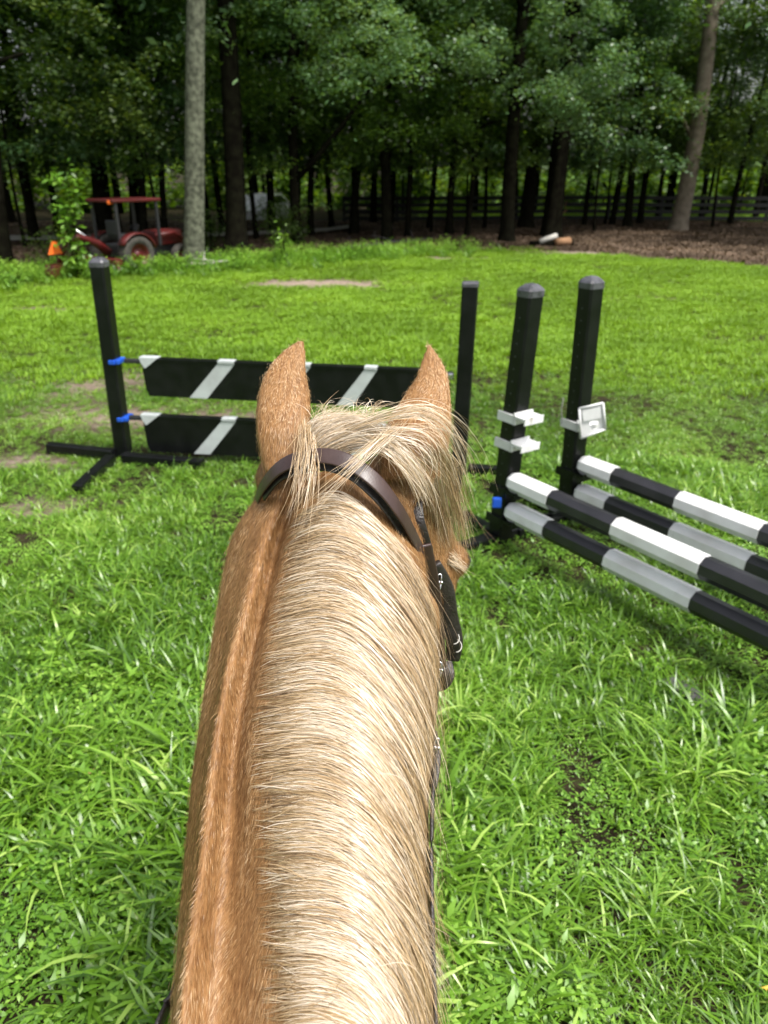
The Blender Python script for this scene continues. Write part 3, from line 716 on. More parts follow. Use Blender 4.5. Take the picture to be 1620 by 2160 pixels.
# loader in front
mb = MB()
for yy in (-.42, .42):
    mb.tube([(.55, yy, .95), (1.2, yy, 1.0), (1.75, yy, .7), (2.1, yy, .35)], .06, 4)
mb.build('loader_arm', M['red'], T)
mb = MB(); mb.loft([[(2.1, yy, .12), (2.55, yy, .06), (2.58, yy, .1), (2.2, yy, .18), (2.2, yy, .5), (2.1, yy, .52)] for yy in (-.75, .75)], smooth=False); mb.build('bucket', M['dark_metal'], T)
# backhoe behind
mb = MB(); mb.tube([(-.75, 0, .55), (-1.15, -.05, .85), (-1.7, -.1, 1.05), (-2.1, -.1, .95)], [.13, .12, .1, .1], 4); mb.build('boom', M['red'], T)
mb = MB(); mb.tube([(-2.05, -.1, 1.18), (-2.2, -.15, .85), (-2.45, -.2, .42)], [.1, .1, .07], 4); mb.build('dipper_arm', M['red'], T)
mb = MB(); mb.loft([[(-2.3, yy, .45), (-2.7, yy, .4), (-2.78, yy, .15), (-2.6, yy, .03), (-2.25, yy, .05), (-2.5, yy, .12), (-2.6, yy, .25)] for yy in (-.38, 0)], smooth=False); mb.build('backhoe_bucket', M['red'], T)
mb = MB(); mb.tube([(-1.0, -.02, .75), (-1.75, -.12, 1.22)], .035, 8); mb.build('hydraulic_ram', M['steel'], T)
mb = MB(); mb.box((-.95, 0, .35), (.25, 1.3, .16), ch=.02); mb.tube([(-1.0, -.6, .4), (-1.1, -.85, .04)], .06, 4); mb.tube([(-1.0, .6, .4), (-1.1, .85, .04)], .06, 4); mb.build('stabiliser', M['red'], T)
mb = MB(); mb.loft([[(-2.76, yy, .68), (-2.36, yy, .68), (-2.5, yy, 1.0), (-2.6, yy, 1.0)] for yy in (-.32, -.29)], smooth=False); mb.build('warning_triangle', M['orange'], T)

# white car far behind the trunks
car = thing('parked_car', 'white car parked far behind the trunks, mostly hidden', 'car', (-5.9, 40, -.25), R(75))
mb = MB()
prof = [(-2.1, .3), (-2.15, .75), (-1.9, .9), (-1.3, .95), (-.75, 1.38), (.6, 1.42), (1.3, .98), (2.0, .85), (2.15, .6), (2.1, .3)]
mb.loft([[(a, yy*(.82 if b > 1.2 else 1), b) for a, b in prof] for yy in (-.85, -.8, .8, .85)], smooth=False); mb.build('body', M['car_white'], car)
for s_ in (-1, 1):
    mb = MB(); mb.add([(-1.15, s_*.87, 1.0), (1.1, s_*.87, 1.02), (.5, s_*.75, 1.34), (-.68, s_*.75, 1.32)], [(0, 1, 2, 3)]); mb.build('window', M['glass'], car)
for xx in (-1.35, 1.35):
    for yy in (-.8, .8):
        mb = MB(); mb.tube([(xx, yy-.1, .32), (xx, yy+.1, .32)], .32, 20); mb.build('wheel', M['rubber'], car)

# ------------------------------------------------------------------ LOGS, DEAD WOOD, PLANKS
heap = thing('log_heap', 'small heap of cut logs lying at the lawn edge', 'log heap', (5.4, 25.6, 0))
mb = MB(); mb.tube([(-.75, .05, .09), (.15, -.05, .10)], [.10, .11], 10); mb.build('log', M['bark_dark'], heap)
mb = MB(); mb.tube([(-.45, -.1, .17), (.1, .05, .34)], [.08, .085], 8); mb.build('log', M['wood_pale'], heap)
mb = MB(); mb.tube([(.05, -.2, .16), (.52, .05, .17)], [.11, .13], 10); mb.build('log', M['wood_cut'], heap)
mb = MB(); mb.tube([(-.1, .2, .1), (.7, .25, .1)], [.09, .1], 8); mb.build('log', M['bark_dark'], heap)
def branch(label, p0, p1, r0, seed, mat_='wood_pale', tw=4):
    b = MB(); r = np.random.default_rng(seed); p0 = np.array(p0, float); p1 = np.array(p1, float)
    q = [p0 + (p1-p0)*k + r.normal(0, .04, 3)*(0 < k < 1) for k in np.linspace(0, 1, 6)]
    b.tube(q, [r0*(1-.6*k) for k in np.linspace(0, 1, 6)], 7)
    for i in range(tw):
        s_ = q[1 + i % 4]; b.tube([s_, s_ + np.array([r.normal(0, .3), r.normal(0, .3), r.uniform(.1, .35)])], [r0*.4, r0*.1], 5)
    return tag(b.build('dead_branch', M[mat_]), label, 'branch')
branch('long pale dead branch lying in the brush at mid lawn edge', (-1.4, 23.9, .08), (1.6, 26.6, .2), .03, 1, 'plank')
branch('short pale dead branch against the foot of the grey tree', (-4.9, 19.6, .06), (-3.9, 19.9, .18), .05, 2)
branch('brown stick leaning on the fence in the middle', (7.9, 36.6, .0), (8.3, 37.2, .95), .05, 3, 'wood_cut', 1)
branch('dark rotten limb on the leaf litter under the forked tree', (-3.2, 23.2, .08), (-.8, 22.9, .12), .07, 4, 'bark_dark', 5)

def plank(label, a, b, wid, th, mat_='plank'):
    a = np.array(a); b = np.array(b); d = b - a; L = np.linalg.norm(d); x_ = d / L; y_ = np.array([-x_[1], x_[0], 0]); y_ /= np.linalg.norm(y_); z_ = np.cross(x_, y_)
    m_ = MB(); m_.box((a + b) / 2, (L, wid, th), np.stack([x_, y_, z_], 1), ch=.004)
    return tag(m_.build('plank', M[mat_]), label, 'plank')
plank('weathered grey plank sunk in the grass at the lower right', (1.385, 3.05, .012), (1.70, 2.52, .03), .085, .03)
plank('thin brownish plank in the grass below the near jump post', (.70, 4.02, .012), (.83, 3.78, .02), .04, .03)

# a few fallen leaves lying in the near grass
def fallen_leaf(label, u, v, size, col, rz, name='fallen_leaf'):
    p = on_z(u, v, .05)
    m_ = MB(); n = 9
    out = []
    for k in range(n):
        a = 6.283*k/n; q = size*(.5 + .12*math.sin(3*a+rz))*(1.35 if k == 0 else 1)
        out.append((q*math.cos(a), q*.62*math.sin(a), .012*math.sin(2*a)))
    m_.add(out + [(0, 0, .008)], [(k, (k+1) % n, n) for k in range(n)], True)
    o = m_.build(name, mat('fallen leaf', col, .6, noise=(60, tuple(c*.6 for c in col), .8)), None, p)
    o.rotation_euler = (.35, .2, rz)
    return tag(o, label, 'leaf')
fallen_leaf('curled orange brown leaf in the grass at left', 190, 1630, .05, (.42, .2, .10), .5)
fallen_leaf('dull purple brown leaf at the lower left near the neck', 287, 2095, .045, (.11, .07, .07), 1.2)
fallen_leaf('rusty brown leaf half sunk in the lower right grass', 1337, 1890, .05, (.20, .10, .02), 2.2)
fallen_leaf('broad light green leaf beside the grey plank', 1540, 1555, .06, (.20, .36, .08), 1.4)
fallen_leaf('yellow leaf at the lower right corner', 1614, 2085, .025, (.55, .38, .05), .2)
fallen_leaf('round pale green leaf right of the neck in the grass', 995, 1925, .05, (.16, .33, .06), 2.9)
fallen_leaf('small dark red leaf left of the neck', 318, 1508, .03, (.12, .05, .05), .9)

# ------------------------------------------------------------------ JUMPS
PW = .12
def jump_post(parent, loc, ang, hgt, cap_kind='pyramid', holes=True, lean=(0, 0), feet=((1, .42), (-1, .42))):
    """square post along angle ang (its hole row faces that way); a child of a jump"""
    ca, sa = math.cos(ang), math.sin(ang)
    A = np.array([[ca, -sa, 0], [sa, ca, 0], [0, 0, 1.0]])
    S = np.array([[1, 0, lean[0]], [0, 1, lean[1]], [0, 0, 1]])
    tr = lambda p: S @ (A @ np.array(p, float)) + np.array(loc)
    r_ = PW / 2; c_ = .012
    oct_ = [(r_, -r_+c_), (r_, r_-c_), (r_-c_, r_), (-r_+c_, r_), (-r_, r_-c_), (-r_, -r_+c_), (-r_+c_, -r_), (r_-c_, -r_)]
    mb = MB(); mb.loft([[tr((x_, y_, z_)) for x_, y_ in oct_] for z_ in (.0, hgt)], smooth=False)
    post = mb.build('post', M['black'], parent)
    mb = MB(); k = 1.05
    if cap_kind == 'pyramid':
        st = [(k, hgt-.03), (k, hgt+.006), (.9, hgt+.02), (.5, hgt+.040), (.12, hgt+.046)]
    else: st = [(k, hgt-.02), (k, hgt+.004), (.96, hgt+.012), (.1, hgt+.014)]
    mb.loft([[tr((x_*q, y_*q, z_)) for x_, y_ in oct_] for q, z_ in st], smooth=False)
    mb.build('cap', M['cap'], post)
    if holes:
        for face in (1,):
            z_ = .28; kk = 0
            while z_ < hgt - .1:
                mb = MB(); a_ = .0; off = r_ + .0015
                ring = []
                for j in range(8):
                    a = 6.283*j/8; q = .0055
                    loc_p = (off, q*math.cos(a) + .0, z_+q*math.sin(a)) if face == 0 else (q*math.cos(a), -off, z_+q*math.sin(a))
                    ring.append(tr(loc_p))
                cen = tr((off+.002, 0, z_)) if face == 0 else tr((0, -off-.002, z_))
                mb.add(ring + [cen], [(j, (j+1) % 8, 8) for j in range(8)])
                mb.build('peg_hole', M['hole'], post)
                z_ += .076; kk += 1
    return post, tr
M['hole'] = mat('peg hole rim', (.045, .05, .05), .4)
def foot(parent, a, b, hgt=.085, wid=.085, z0=.0):
    a = np.array([a[0], a[1], z0+hgt/2]); b = np.array([b[0], b[1], z0+hgt/2]); d = b-a; L = np.linalg.norm(d); x_ = d/L; y_ = np.array([-x_[1], x_[0], 0])
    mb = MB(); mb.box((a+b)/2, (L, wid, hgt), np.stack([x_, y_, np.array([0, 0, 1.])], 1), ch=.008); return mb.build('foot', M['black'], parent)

# --- board jump on the left
PL = np.array([-2.277, 6.257]); PR = np.array([.612, 5.828])
jd = (PR - PL) / np.linalg.norm(PR - PL); jang = math.atan2(jd[1], jd[0]); jn = np.array([-jd[1], jd[0]])
J1 = thing('board_jump', 'black board jump with white diagonal stripes, behind the ears', 'jump', (PL[0], PL[1], 0))
def L1(p): return (p[0]-PL[0], p[1]-PL[1])
jump_post(J1, (0, 0, 0), jang, 1.62, lean=(.018, 0), holes=False)
jump_post(J1, (*L1(PR), 0), jang, 1.52, 'flat', lean=(.02, 0), holes=False)
foot(J1, L1(on_z(105, 953)), L1(on_z(243, 968)))
foot(J1, L1(on_z(262, 975)), L1(on_z(428, 990)))
foot(J1, L1(on_z(236, 978)), L1(on_z(165, 1045)))
foot(J1, L1(PR + jn*.08), L1(PR + jn*.55)); foot(J1, L1(PR - jn*.08), L1(PR - jn*.5)); foot(J1, L1(PR + jd*.08), L1(PR + jd*.42))
def on_board(u, v):
    """pixel -> (s along boards, z) on the boards' plane"""
    r = ray(u, v); n = np.array([jn[0], jn[1], 0]); p0 = np.array([*PL, 0.]); t = ((p0 - CAM) @ n) / (r @ n); p = CAM + r*t
    return float((p[:2]-PL) @ jd), float(p[2])
def jp(s, off, z_): q = PL + jd*s + jn*off - PL; return (q[0], q[1], z_)
for bi, (tl, bl, tr_, stripes) in enumerate((((300, 757), (308, 833), (953, 786), [((462, 497), (403, 440)), ((622, 657), (560, 596)), ((770, 797), (712, 746))]),
                                             ((303, 877), (318, 950), (950, 905), [((470, 500), (412, 446)), ((640, 672), (578, 612)), ((785, 814), (727, 760))]))):
    s0, zt = on_board(*tl); _, zb = on_board(*bl); s1, zr = on_board(*tr_)
    zt2 = zt + (zr - zt) * 0.6
    s1 = 2.72
    zb2 = zt2 - (zt - zb)
    th = .028
    outl = [(s0, zt), (s1, zt2), (s1-.02, zb2), (s0+.035, zb), (s0+.012, zb+.06)]
    mb = MB(); mb.loft([[jp(a, o_, b) for a, b in outl][::-1] for o_ in (-th, th)], smooth=False)
    # top ledge
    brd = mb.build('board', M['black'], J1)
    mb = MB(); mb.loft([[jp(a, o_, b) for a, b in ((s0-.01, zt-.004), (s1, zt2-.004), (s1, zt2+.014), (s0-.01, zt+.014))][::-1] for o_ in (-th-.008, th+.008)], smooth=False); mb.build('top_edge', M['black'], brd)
    zat = lambda s_: zt + (zt2-zt)*(s_-s0)/(s1-s0)
    v_top = tl[1]; v_bot = bl[1]
    for (ta, tb), (ba, bb) in stripes:
        dv = (ta-300)/650*(tr_[1]-tl[1])
        sa_, _ = on_board(ta, v_top+dv); sb_, _ = on_board(tb, v_top+dv); sc_, _ = on_board(ba, v_bot+dv*.8); se_, _ = on_board(bb, v_bot+dv*.8)
        H = zt - zb
        o_ = -th-.0025; o2 = -th-.0105
        mb = MB()
        mb.add([jp(sa_, o_, zat(sa_)-.006), jp(sb_, o_, zat(sb_)-.006), jp(se_, o_, zat(se_)-H+.002), jp(sc_, o_, zat(sc_)-H+.002)], [(0, 3, 2, 1)])
        mb.add([jp(sa_, o2, zat(sa_)-.002), jp(sb_, o2, zat(sb_)-.002), jp(sb_, o2, zat(sb_)+.018), jp(sa_, o2, zat(sa_)+.018), jp(sb_, th+.01, zat(sb_)+.018), jp(sa_, th+.01, zat(sa_)+.018)], [(0, 1, 2, 3), (3, 2, 4, 5)])
        mb.build('stripe', M['stripe'], brd)
    # white corner wedge at the left end
    we = [(s0-.012, zt+.017), (s0+.15, zt+.017), (s0+.06, zt-.05), (s0+.03, zt-.07), (s0+.005, zt-.03)]
    mb = MB(); mb.loft([[jp(a, o_, b) for a, b in we][::-1] for o_ in (-th-.013, -th-.009)], smooth=False)
    mb.box(jp(s0+.07, 0, zt+.019), (.16, 2*th+.02, .005), np.stack([[jd[0], jd[1], 0], [jn[0], jn[1], 0], [0, 0, 1]], 1))
    mb.build('corner_wedge', M['stripe'], brd)
    # hangers: dark tongue into a blue cup
    ax_ = np.stack([[jd[0], jd[1], 0], [jn[0], jn[1], 0], [0, 0, 1]], 1)
    mb = MB(); mb.box(jp(s0-.07, 0, zt-.02), (.17, .05, .035), ax_, ch=.008); mb.build('hanger', M['dark_metal'], brd)
    mb = MB(); mb.box(jp(PW/2+.025, 0, zt-.022), (.05, .13, .04), ax_, ch=.01); mb.box(jp(PW/2-.01, -PW/2-.012, zt-.022), (.05, .02, .035), ax_, ch=.005); mb.build('jump_cup', M['blue'], J1)
    mb = MB(); mb.box(jp(s1+.05, 0, zt2-.02), (.14, .04, .03), ax_, ch=.006); mb.build('hanger', M['dark_metal'], brd)
    Ls = float(np.linalg.norm(PR-PL))
    mb = MB(); mb.box(jp(Ls-PW/2-.03, -.02, zt2-.025), (.045, .09, .05), ax_, ch=.01); mb.build('jump_cup', M['steel'], J1)

# --- two pole jumps on the right
pd = np.array([math.cos(R(-55.6)), math.sin(R(-55.6))]); pang = R(-55.6); pn = np.array([-pd[1], pd[0]])
def octagon_pole(parent, s3, e3, cuts, first_white=True, rad=.068):
    """octagonal pole with painted lengths, each length a mesh; cuts are distances from the start"""
    s3 = np.array(s3); e3 = np.array(e3); d = e3-s3; L = np.linalg.norm(d); d /= L
    side = np.cross(d, [0, 0, 1.]); side /= np.linalg.norm(side); upv = np.cross(side, d)
    def ring(t, q): return [s3 + d*t + q*rad*(math.cos(R(45*k+22.5+9))*side + math.sin(R(45*k+22.5+9))*upv) for k in range(8)]
    ed = [0] + cuts + [L]; white = first_white
    for i in range(len(ed)-1):
        a, b = ed[i], ed[i+1]; q = 1.0 if white else .94
        mb = MB()
        if i == 0: st = [(a, .55), (a+.008, .85), (a+.03, q), (b, q)]
        elif i == len(ed)-2: st = [(a, q), (b-.03, q), (b-.008, .85), (b, .55)]
        else: st = [(a, q), (b, q)]
        mb.loft([ring(t, k_) for t, k_ in st], smooth=False)
        mb.build('white_length' if white else 'black_length', M['white' if white else 'black_pole'], parent)
        white = not white
def tray_cup(parent, tr, zc, side=1, mat_='white', nm='jump_cup', flip=False):
    """jump cup: flat clip across the post face with a scooped tray; tr maps post coordinates"""
    mb = MB(); r_ = PW/2 + .004
    # clip band across the -y face
    for (x0, x1, y0, y1, z0, z1) in ((-r_-.012, r_+.02, -r_-.014, -r_, zc-.028, zc+.028),):
        P = [tr(p) for p in ((x0, y0, z0), (x1, y0, z0), (x1, y1, z0), (x0, y1, z0), (x0, y0, z1), (x1, y0, z1), (x1, y1, z1), (x0, y1, z1))]
        mb.add(P, [(0,3,2,1),(4,5,6,7),(0,1,5,4),(1,2,6,5),(2,3,7,6),(3,0,4,7)])
    # scooped tray in front of the +x face
    n = 9; outer = []; inner = []
    for k in range(n):
        yy = -r_ - .014 + (2*r_+.028)*k/(n-1)
        sag = .035 * (1 - ((k/(n-1))*2-1)**2)
        outer.append((yy, zc+.028-sag)); 
    V = []; Fc = []
    for j, xx in enumerate((r_, r_+.095)):
        for (yy, zz) in outer: V += [tr((xx, yy, zz)), tr((xx, yy, zz-.012))]
    m_ = n*2
    for k in range(n-1):
        a = 2*k
        Fc += [(a, a+2, m_+a+2, m_+a), (a+1, m_+a+1, m_+a+3, a+3), (a, a+1, a+3, a+2), (m_+a, m_+a+2, m_+a+3, m_+a+1)]
    Fc += [(0, m_, m_+1, 1), (2*n-2, 2*n-1, m_+2*n-1, m_+2*n-2)]
    mb.add(V, Fc)
    # back plate and front lip
    for (x0, x1, z0, z1) in ((r_, r_+.01, zc-.03, zc+.045), (r_+.095, r_+.103, zc-.012, zc+.034)):
        P = [tr(p) for p in ((x0, -r_-.014, z0), (x1, -r_-.014, z0), (x1, r_+.014, z0), (x0, r_+.014, z0), (x0, -r_-.014, z1), (x1, -r_-.014, z1), (x1, r_+.014, z1), (x0, r_+.014, z1))]
        mb.add(P, [(0,3,2,1),(4,5,6,7),(0,1,5,4),(1,2,6,5),(2,3,7,6),(3,0,4,7)])
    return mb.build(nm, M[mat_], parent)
def pole_jump(label, P0, hgt, lean, zs, cutpx, cups):
    J = thing('pole_jump', label, 'jump', (P0[0], P0[1], 0))
    post, tr = jump_post(J, (0, 0, 0), pang, hgt, lean=lean)
    P1 = P0 + pd*3.75
    postb, trb = jump_post(J, (P1[0]-P0[0], P1[1]-P0[1], 0), pang+math.pi, hgt)
    for (cx, nn) in ((np.zeros(2), 1), (P1-P0, -1)):
        foot(J, cx+pn*.07, cx+pn*.5); foot(J, cx-pn*.07, cx-pn*.5); foot(J, cx-pd*nn*.07, cx-pd*nn*.4)
    for z_, cp in zip(zs, cutpx):
        s3 = np.array([pd[0]*.075, pd[1]*.075, z_]); e3 = np.array([pd[0]*3.65, pd[1]*3.65, z_])
        pole = thing_part('pole', J)
        cuts = []
        for (u, v) in cp:
            r = ray(u, v); n = np.array([pn[0], pn[1], 0]); t = ((np.array([*P0, 0.]) - CAM) @ n)/(r @ n); p = CAM + r*t
            cuts.append(float((p[:2]-P0) @ pd) - .075)
        while cuts[-1] + .55 < 3.3: cuts.append(cuts[-1] + .56)
        octagon_pole(pole, s3, e3, cuts)
        if (cx is not None): pass
        tray_cup(J, trb, z_-.065)
        tray_cup(J, tr, z_-.075, mat_='black')
    for zc in cups: tray_cup(J, tr, zc)
    return J, tr
def thing_part(name, parent):
    o = bpy.data.objects.new(name, None); COL.objects.link(o); o.parent = parent; o.empty_display_size = .1; return o
PN = np.array([.775, 4.568]); PF = np.array([1.304, 4.906])
JN, trn = pole_jump('nearer pole jump with two white cups stacked on its post', PN, 1.645, (.05, 0), (.475, .27),
          [[(1168, 1035), (1304, 1095), (1488, 1190)], [(1160, 1090), (1290, 1150), (1472, 1245)]], (.89, .715))
JF, trf = pole_jump('farther pole jump with a flipped open white cup on its post', PF, 1.645, (-.005, 0), (.465, .26),
          [[(1300, 990), (1436, 1045), (1613, 1112)], [(1288, 1045), (1425, 1105), (1588, 1170)]], (.735,))
# the flipped-up flap with its square opening, on the farther jump
mb = MB(); r_ = PW/2
def slab(mb, cpts, th_):
    a, b, c, d = [np.array(p, float) for p in cpts]; n = np.cross(b-a, d-a); n = n/np.linalg.norm(n)*th_
    P = [a, b, c, d, a+n, b+n, c+n, d+n]; mb.add(P, [(0, 3, 2, 1), (4, 5, 6, 7), (0, 1, 5, 4), (1, 2, 6, 5), (2, 3, 7, 6), (3, 0, 4, 7)])
fb = np.array([*PF, 0])
def fl(u, v, yd): return on_y(u, v, yd) - fb
yd = 4.72
o4 = [(1222, 862), (1272, 850), (1277, 905), (1225, 925)]
i4 = [(1243, 890), (1262, 886), (1264, 902), (1246, 908)]
for k in range(4):
    slab(mb, [fl(*o4[k], yd), fl(*o4[(k+1) % 4], yd), fl(*i4[(k+1) % 4], yd), fl(*i4[k], yd)], .01)
slab(mb, [fl(1228, 867, yd-.012), fl(1267, 857, yd-.012), fl(1268, 882, yd-.012), fl(1231, 889, yd-.012)], .008)
for k in range(4):
    mb.tube([fl(*o4[k], yd-.01), fl(*o4[(k+1) % 4], yd-.01)], .008, 6)
mb.build('cup_flap', M['white'], JF)
# rope end and blue band
mb = MB(); mb.tube([trf((-.075, -.07, .90)), trf((-.08, -.075, .82)), trf((-.06, -.078, .76)), trf((-.066, -.075, .72))], .004, 6); mb.build('cord', M['thread'], JF)
mb = MB(); mb.box(on_y(1048, 1060, 4.47) - np.array([*PN, 0]), (.06, .03, .07), ch=.01); mb.box(on_y(1092, 1082, 4.47) - np.array([*PN, 0]), (.04, .05, .04), ch=.01); mb.build('blue_clip', M['blue'], JN)

# ------------------------------------------------------------------ HORSE
def hair_material(name, dark, mid, light, rough=.42, spec=.45):
    m = bpy.data.materials.new(name); m.use_nodes = True
    t = m.node_tree; b = t.nodes['Principled BSDF']
    a = t.nodes.new('ShaderNodeAttribute'); a.attribute_name = 'rnd'
    r = t.nodes.new('ShaderNodeValToRGB'); cr = r.color_ramp
    cr.elements[0].color = (*dark, 1); cr.elements[1].color = (*light, 1); e = cr.elements.new(.5); e.color = (*mid, 1)
    t.links.new(a.outputs['Fac'], r.inputs[0]); t.links.new(r.outputs[0], b.inputs['Base Color'])
    b.inputs['Roughness'].default_value = rough; b.inputs['Specular IOR Level'].default_value = spec
    return m
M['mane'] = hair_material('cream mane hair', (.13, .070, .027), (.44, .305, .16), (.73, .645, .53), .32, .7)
M['coat'] = hair_material('palomino coat hair', (.14, .064, .020), (.34, .19, .073), (.63, .46, .275), .42, .5)
def skin_material():
    m = bpy.data.materials.new('palomino coat'); m.use_nodes = True
    t = m.node_tree; b = t.nodes['Principled BSDF']; b.inputs['Roughness'].default_value = .6; b.inputs['Specular IOR Level'].default_value = .25
    tc = t.nodes.new('ShaderNodeTexCoord'); mp = t.nodes.new('ShaderNodeMapping'); mp.inputs['Scale'].default_value = (160, 30, 30)
    n = t.nodes.new('ShaderNodeTexNoise'); n.inputs['Scale'].default_value = 2.0; n.inputs['Detail'].default_value = 6
    t.links.new(tc.outputs['Object'], mp.inputs[0]); t.links.new(mp.outputs[0], n.inputs['Vector'])
    r = t.nodes.new('ShaderNodeValToRGB'); r.color_ramp.elements[0].position = .3; r.color_ramp.elements[1].position = .75
    r.color_ramp.elements[0].color = (.13, .056, .018, 1); r.color_ramp.elements[1].color = (.31, .165, .064, 1)
    t.links.new(n.outputs['Fac'], r.inputs[0]); t.links.new(r.outputs[0], b.inputs['Base Color'])
    bp = t.nodes.new('ShaderNodeBump'); bp.inputs['Strength'].default_value = .4; bp.inputs['Distance'].default_value = .003
    t.links.new(n.outputs['Fac'], bp.inputs['Height']); t.links.new(bp.outputs[0], b.inputs['Normal'])
    return m
M['skin'] = skin_material()

# crest profile (Y, Z) from the withers to the poll, seen from the saddle
crest_px = [(2160, .80), (1980, .85), (1800, .895), (1650, .935), (1500, .98), (1350, 1.035), (1200, 1.10), (1080, 1.16), (960, 1.215), (880, 1.26)]
cp = [(-.25, 1.40), (.0, 1.405), (.25, 1.41)] + [tuple(at(0, v, d)[1:]) for v, d in crest_px]
cp = np.array(cp)
arc = np.concatenate([[0], np.cumsum(np.linalg.norm(np.diff(cp, axis=0), axis=1))])
AG = np.linspace(0, arc[-1], 110)
def smooth1(a, k=7):
    pad = np.concatenate([a[0] - (a[1]-a[0])*np.arange(k, 0, -1), a, a[-1] + (a[-1]-a[-2])*np.arange(1, k+1)])
    ker = np.hanning(2*k+1); ker /= ker.sum(); return np.convolve(pad, ker, 'valid')
PY = smooth1(np.interp(AG, arc, cp[:, 0])); PZ = smooth1(np.interp(AG, arc, cp[:, 1]))
tY = np.gradient(PY, AG); tZ = np.gradient(PZ, AG); tl_ = np.hypot(tY, tZ); tY /= tl_; tZ /= tl_
NY, NZ = tZ, -tY         # towards the throat
def rowof(Yv, Zv):
    q0 = Yv; q1 = Zv - CAM[2]; d = q0*FW[1] + q1*FW[2]; b = q0*UP[1] + q1*UP[2]; return 1080 - FPX*b/d, d
def feature(q, uv):
    """x(AG) for a line along the neck at drop q whose picture is the polyline uv [(v,u)...]"""
    Yq = PY + NY*q; Zq = PZ + NZ*q; v, d = rowof(Yq, Zq)
    uv = sorted(uv); vs = [a for a, _ in uv]; us = [b for _, b in uv]
    vv = np.clip(v, vs[0], vs[-1]); vv = np.where(Yq < .2, vs[-1], vv); dd = np.where(Yq < .42, np.interp(.42, Yq, d), d)
    return smooth1((np.interp(vv, vs, us) - 810)/FPX*dd, 4)
lines = [   # (drop, picture line)
 (.15, [(1060, 540), (1130, 484), (1300, 455), (1480, 427), (1650, 404), (1850, 386), (2160, 362), (2400, 350)]),   # left outline
 (.092, [(1000, 565), (1100, 517), (1300, 484), (1480, 453), (1650, 424), (1850, 406), (2160, 374), (2400, 362)]),
 (.050, [(1007, 610), (1137, 556), (1200, 540), (1292, 519), (1384, 485), (1531, 460), (1657, 443), (1804, 430), (1930, 409), (2077, 390), (2160, 382), (2400, 370)]),  # ridge
 (.086, [(1007, 630), (1137, 588), (1292, 552), (1531, 500), (1804, 480), (2160, 455), (2400, 445)]),      # groove
 (.042, [(1000, 655), (1107, 612), (1218, 590), (1384, 552), (1594, 533), (1720, 538), (1930, 560), (2160, 560), (2400, 560)]),   # foot of mane, left
 (.010, [(950, 690), (1107, 670), (1384, 640), (1700, 630), (2160, 650), (2400, 650)]),
 (.0, [(950, 730), (1200, 735), (1500, 730), (1800, 730), (2160, 745), (2400, 750)]),       # crest
 (.014, [(950, 775), (1200, 805), (1500, 800), (1800, 800), (2160, 815), (2400, 820)]),
 (.052, [(950, 835), (1060, 850), (1200, 865), (1350, 872), (1500, 866), (1700, 855), (1900, 855), (2160, 862), (2400, 866)]),
 (.12, [(1000, 868), (1060, 880), (1200, 900), (1350, 912), (1500, 899), (1700, 884), (1900, 886), (2160, 890), (2400, 895)]),      # right outline
]
FX = [feature(q, uv) for q, uv in lines]; FQ = [q for q, _ in lines]
tt = AG / AG[-1]
depth_neck = np.interp(tt, [0, .35, 1], [.60, .50, .30])
cxm = (FX[0] + FX[-1]) / 2; hwn = (FX[-1] - FX[0]) / 2
low = [(.55, .92), (.8, .72), (.95, .4)]
secx = []; secq = []
secx.append(cxm*1.0); secq.append(depth_neck)                                        # throat
for f, k in low[::-1]: secx.append(cxm - hwn*k); secq.append(depth_neck*f)
for i, (fx, q) in enumerate(zip(FX, FQ)): secx.append(fx); secq.append(np.full_like(AG, q))
for f, k in low: secx.append(cxm + hwn*k); secq.append(depth_neck*f)
SX = np.array(secx); SQ = np.array(secq)     # (ctrl, AG)
nc = len(SX)
NTH = 96
def closed_spline(Cv, m):
    """periodic Catmull-Rom, chord parameter"""
    n = len(Cv); out = []
    per = m / n
    ts = np.arange(m) / m * n
    i = np.floor(ts).astype(int); f = ts - i
    p0, p1, p2, p3 = Cv[(i-1) % n], Cv[i % n], Cv[(i+1) % n], Cv[(i+2) % n]
    f = f[:, None] if Cv.ndim > 1 else f
    return .5*((2*p1)+(-p0+p2)*f+(2*p0-5*p1+4*p2-p3)*f**2+(-p0+3*p1-3*p2+p3)*f**3)
GX = closed_spline(SX, NTH); GQ = closed_spline(SQ, NTH)     # (NTH, AG)
NECK = np.stack([GX, PY[None, :] + NY[None, :]*GQ, PZ[None, :] + NZ[None, :]*GQ], -1)   # (NTH, A, 3)
def neck_at(th, a):
    """bilinear sample; th in control-index units, a in metres along the crest"""
    i = (th / nc * NTH) % NTH; j = np.clip(a / AG[-1] * (len(AG)-1), 0, len(AG)-1.001)
    i0 = np.floor(i).astype(int); j0 = np.floor(j).astype(int); fi = (i-i0)[:, None]; fj = (j-j0)[:, None]
    g = lambda p, q: NECK[p % NTH, q]
    return (g(i0, j0)*(1-fi)+g(i0+1, j0)*fi)*(1-fj) + (g(i0, j0+1)*(1-fi)+g(i0+1, j0+1)*fi)*fj
def neck_normal(th, a):
    e = .15; p = neck_at(th+e, a) - neck_at(th-e, a); q = neck_at(th, a+.01) - neck_at(th, a-.01)
    n = np.cross(q, p); n /= np.linalg.norm(n, axis=1)[:, None] + 1e-9
    c = np.stack([np.interp(a, AG, cxm), np.interp(a, AG, PY + NY*.15), np.interp(a, AG, PZ + NZ*.15)], 1)
    s = np.sign(((neck_at(th, a) - c) * n).sum(1)); return n * s[:, None]

mb = MB()
j_end = len(AG) - 6
mb.loft([[NECK[i, j] for i in range(NTH)][::-1] for j in range(0, j_end, 2)])
